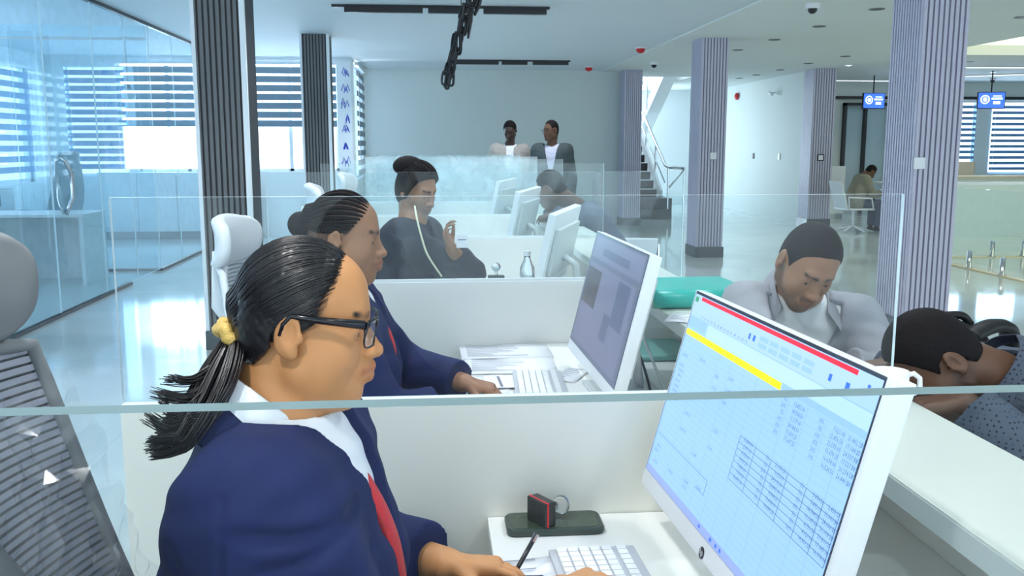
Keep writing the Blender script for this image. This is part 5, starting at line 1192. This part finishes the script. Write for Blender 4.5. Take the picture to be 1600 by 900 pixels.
# ------------------------------------------------------------------ the woman with a lanyard
B3 = (-.12, 4.1, 0); HC3 = (-.075, 4.1, 1.255); RH3 = rot(R(-40), R(18), 0)
J3 = seated(-.15, 4.1, R(-25), .10, .50, 1.0, (.30, .16, .80)); J3['elR'] = A3(.155, 3.93, .91); J3['wrR'] = A3(.075, 3.86, 1.02); J3['neck'] = A3(-.095, 4.09, 1.14); J3['shR'] = A3(-.15, 3.93, 1.06)
w3 = person('woman in dark jacket with lanyard raising her hand, seen through the glass', B3, J3, (HC3, RH3, .98), 'mid', .008, tops=[('jacket', 'dark_cloth', .022, .75, (-.18, .12, 0)), ('blouse', 'dark_cloth', .008, None, None)], hair=('cap', 'hair_matte', .016, [(-.12, -.16), (-.06, -.15), (-.02, -.10), (.0, -.05), (.02, .0), (.035, .03), (.05, .06), (.075, .085), (.1, .095)]),
            hands={'R': ((-.35, -.2, .9), (.5, -.1, .2), 1, (.6, .8, .5), .95)})
wp3 = worldpt(HC3, RH3, .98, B3); MB().ball(wp3(-.06, -.02, .095), .062, 12, (1.1, 1, .75)).build('hair_bun', 'hair_matte', w3, True)
st3 = [(.060 - .05 * (i % 12) / 11, (1 if i < 12 else -1) * (.006 + .07 * (i % 12) / 11), .092 - .075 * (i % 12) / 11) for i in range(24)]
scalp_strands(st3, (-.06, -.02, .10), HC3, RH3, .98, B3, .007, .013, 14, .003, 5, 6).build('hair_locks', 'hair_matte', w3, True)['kind'] = 'stuff'
lt = MB()
lt.tube(smooth([tuple(A3(*p) - A3(*B3)) for p in ((-0.079, 3.930, 1.198), (-0.070, 3.830, 1.157), (-0.052, 3.790, 1.086), (-0.027, 3.780, 1.008), (0.030, 3.800, 0.914))], 6), .0042, 6)
lt.build('lanyard', 'cord', w3, True)
cd2 = thing('card', 'white card held up by the woman with a lanyard', 'card', (.105, 3.83, 1.05)); MB().box(-.012, .035, -.002, .002, -.02, .035).build('face', 'paper', cd2); MB().box(-.006, .03, -.0026, -.002, .012, .016).build('print', 'ink', cd2)

# ------------------------------------------------------------------ customers
B4 = (1.22, 2.72, 0); HC4 = (1.035, 2.47, 1.125); RH4 = rot(R(-88), R(36), R(10))
J4 = {'pelvis': (1.22, 2.80, .58), 'chest': (1.075, 2.60, .93), 'neck': (1.055, 2.565, 1.035), 'shL': (1.235, 2.56, .935), 'shR': (.90, 2.60, .975), 'elL': (1.25, 2.38, .80), 'wrL': (1.02, 2.33, .89), 'elR': (.93, 2.40, .90), 'wrR': (.93, 2.26, .90),
      'hipL': (1.32, 2.78, .56), 'hipR': (1.14, 2.80, .56), 'knL': (1.28, 2.40, .55), 'knR': (1.10, 2.42, .55), 'anL': (1.28, 2.42, .085), 'anR': (1.10, 2.44, .085), 'footL': (-.1, -1, 0), 'footR': (-.1, -1, 0)}
m4 = person('man in light grey shirt over white tee bowing his head at the counter', B4, J4, (HC4, RH4, 1.0), 'mid', .005, tops=[('undershirt', 'tee_white', .008, None, None), ('shirt', 'shirt_grey', .022, .9, (-.12, .42, .012))], hair=('cap', 'hair_matte', .004, [(-.12, -.075), (-.07, -.07), (-.045, -.055), (-.03, -.012), (-.012, .03), (.012, .02), (.026, -.005), (.036, .03), (.045, .058), (.062, .078), (.09, .10)]), bulk=1.0, female=False, stubble=.8, hres=.004,
            hands={'L': ((-.8, -.45, -.1), (0, 0, -1), -1), 'R': ((-.5, -.8, -.1), (0, 0, -1), 1)})
nk = A3(1.055, 2.565, 1.03)
fx = A3(-.10, -.93, -.3); fx /= np.linalg.norm(fx); lx_ = A3(.99, -.10, -.1)
for sg in (-1, 1):
    g = lambda f_, l_, u_: tuple(nk + fx * f_ + lx_ * sg * l_ + A3(0, 0, u_))
    collar(m4, 'shirt_grey', B4, [g(-.085, 0, .055), g(-.05, .055, .045), g(.02, .072, .015), g(.07, .062, -.02)], [g(-.105, 0, .02), g(-.06, .085, .005), g(.03, .115, -.03), g(.10, .10, -.065)], .004)
v4 = thing('visitor_chair', 'white visitor chair under the man in the grey shirt', 'chair', (1.25, 2.84, 0), R(-92), 'white visitor chairs')
def vchair(v):
    MB().box(-.24, .26, -.24, .24, .40, .445, .015).build('seat', 'mesh_white', v, True); MB().box(-.30, -.27, -.23, .23, .46, .84, .012).build('backrest', 'mesh_white', v, True)
    for s in (-1, 1):
        MB().tube([(.24, s * .23, 0), (.22, s * .23, .42)], .014, 8).build('leg', 'steel', v); MB().tube([(-.27, s * .23, 0), (-.26, s * .23, .42), (-.285, s * .23, .8)], .014, 8).build('leg', 'steel', v)
vchair(v4)
B5 = (1.62, 1.95, 0); HC5 = (1.095, 1.885, .985); RH5 = rot(R(176), R(52), R(-6))
J5 = {'pelvis': (1.62, 1.96, .62), 'chest': (1.335, 1.87, .885), 'neck': (1.215, 1.88, .955), 'shL': (1.285, 1.70, .885), 'shR': (1.285, 2.05, .90), 'elL': (1.20, 1.62, .80), 'wrL': (1.10, 1.78, .92), 'elR': (1.20, 2.14, .82), 'wrR': (1.05, 1.99, .95),
      'hipL': (1.60, 1.86, .60), 'hipR': (1.60, 2.05, .60), 'knL': (1.20, 1.82, .52), 'knR': (1.22, 2.06, .52), 'anL': (1.24, 1.82, .085), 'anR': (1.26, 2.06, .085), 'footL': (-1, 0, 0), 'footR': (-1, 0, 0)}
m5 = person('man in dark dotted shirt bowed low over the counter at the right', B5, J5, (HC5, RH5, 1.0), 'dark', .0045, tops=[('shirt', 'dotted', .022, .9, None)], hair=('cap', 'hair_matte', .006, [(-.12, -.075), (-.07, -.07), (-.045, -.055), (-.03, -.012), (-.012, .03), (.012, .02), (.026, -.005), (.036, .03), (.055, .07), (.075, .088), (.1, .095)]), bulk=1.08, female=False, stubble=.6, hres=.004,
            hands={'L': ((-.9, .2, -.1), (0, 0, -1), -1, (.5, .6, .5)), 'R': ((-.95, -.1, -.1), (0, 0, -1), 1, (.4, .5, .4))})
nk = A3(1.225, 1.88, .96); fx = A3(-.75, 0, -.66); lx_ = A3(0, -1, 0); ux = A3(-.66, 0, .75)
for sg in (-1, 1):
    g = lambda f_, l_, u_: tuple(nk + fx * f_ + lx_ * sg * l_ + ux * u_)
    collar(m5, 'dotted', B5, [g(-.085, 0, .035), g(-.055, .05, .035), g(.01, .070, .02), g(.06, .05, .0)], [g(-.11, 0, -.015), g(-.07, .085, -.015), g(.02, .108, -.025), g(.085, .085, -.03)], .004)
v5 = thing('visitor_chair', 'white visitor chair under the man in the dotted shirt', 'chair', (1.66, 1.96, 0), R(180), 'white visitor chairs'); vchair(v5); v5.scale = (1, 1, 1.08)
B6 = (1.2, 5.78, 0)
J6 = seated(1.18, 5.78, R(178), .34, .45, .98, (.26, .15, .99)); hc6 = (.735, 5.72, 1.180)
J6.update({'chest': A3(.985, 5.76, .985), 'neck': A3(.885, 5.75, 1.085), 'shL': A3(.965, 5.59, 1.0), 'shR': A3(.965, 5.93, 1.0), 'elL': A3(.86, 5.46, 1.03), 'wrL': A3(.74, 5.62, 1.01), 'elR': A3(.86, 6.02, 1.03), 'wrR': A3(.74, 5.86, 1.01),
           'hipL': A3(1.20, 5.70, .54), 'hipR': A3(1.10, 5.78, .54), 'knL': A3(1.19, 5.30, .53), 'knR': A3(1.03, 5.36, .53), 'anL': A3(1.20, 5.30, .085), 'anR': A3(1.04, 5.36, .085), 'footL': A3(0, -1, 0), 'footR': A3(0, -1, 0)})
person('customer in slate jacket seated by the counter, dark head seen through glass', B6, J6, (hc6, rot(R(150), R(25), 0), 1.0), 'dark', .010, tops=[('jacket', 'jacket_slate', .026, .9, None)], hair=('cap', 'hair_matte', .007), female=False)
v6 = thing('visitor_chair', 'white visitor chair under the customer in the slate jacket', 'chair', (1.22, 5.80, 0), R(-100), 'white visitor chairs'); vchair(v6)
# two men standing at the back
J7 = standing(.95, 11.5, R(-95), 1.68, .12); J7['shL'][2] -= .01
m7 = person('standing man in beige vest over white shirt looking down, at the back', (.95, 11.5, 0), J7, ((.95, 11.44, 1.635), rot(R(-108), R(24), 0), 1.0), 'vdark', .010, tops=[('shirt', 'white_cloth', .012, .95, None), ('vest', 'vest_beige', .026, 0, (-.30, .05, .03))], hair=('cap', 'hair_matte', .008), female=False, eyes=False)
J8 = standing(1.425, 11.1, R(-105), 1.675, .1)
m8 = person('standing man in dark suit and lilac shirt looking left, at the back', (1.425, 11.1, 0), J8, ((1.41, 11.06, 1.63), rot(R(-150), R(2), 0), 1.02), 'dark', .010, tops=[('shirt', 'shirt_lilac', .012, None, None), ('suit_jacket', 'suit_green', .028, .96, (-.26, .20, .01))], legs_mat='suit_green', hair=('cap', 'hair_matte', .004), female=False, eyes=False)
wp8 = worldpt((1.41, 11.06, 1.63), rot(R(-150), R(2), 0), 1.02, (1.425, 11.1, 0)); g8 = MB()
for sg in (1, -1): g8.tube([wp8(.098, sg * (.036 + .024 * math.cos(a)), .0 + .018 * math.sin(a)) for a in [6.2832 * i / 14 for i in range(15)]], .002, 5, False)
for sg in (1, -1): g8.tube([wp8(.095, sg * .06, .004), wp8(-.01, sg * .08, .012)], .002, 5)
g8o = g8.build('glasses', 'frame_black', m8); g8o['kind'] = 'stuff'
# seated man with phone, far right
J9 = seated(7.12, 15.15, 0, .30, .40, .92, (.40, .10, .66))
person('man in khaki shirt and jeans seated far right, looking at a phone', (7.12, 15.15, 0), J9, ((7.38, 15.15, 1.02), rot(0, R(38), 0), .95), 'dark', .012, tops=[('shirt', 'khaki', .022, .9, None)], legs_mat='denim', hair=('cap', 'hair_matte', .008), female=False, eyes=False)
t = thing('mobile_phone', 'small phone in the hands of the man seated far right', 'phone', (7.58, 15.15, .70)); MB().box(-.01, .06, -.035, .035, 0, .01).build('case', 'phone_case', t); MB().box(-.006, .056, -.03, .03, .01, .011).build('screen', 'tv_white', t)
J10 = standing(6.98, 12.75, R(60), 1.66, .05)
person('person in white shirt and blue jeans half hidden behind the large column', (6.98, 12.75, 0), J10, ((6.98, 12.75, 1.60), rot(R(70), R(10), 0), 1.0), 'dark', .012, tops=[('shirt', 'white_cloth', .024, .95, None)], legs_mat='denim', hair=('cap', 'hair_matte', .008), female=False, eyes=False)
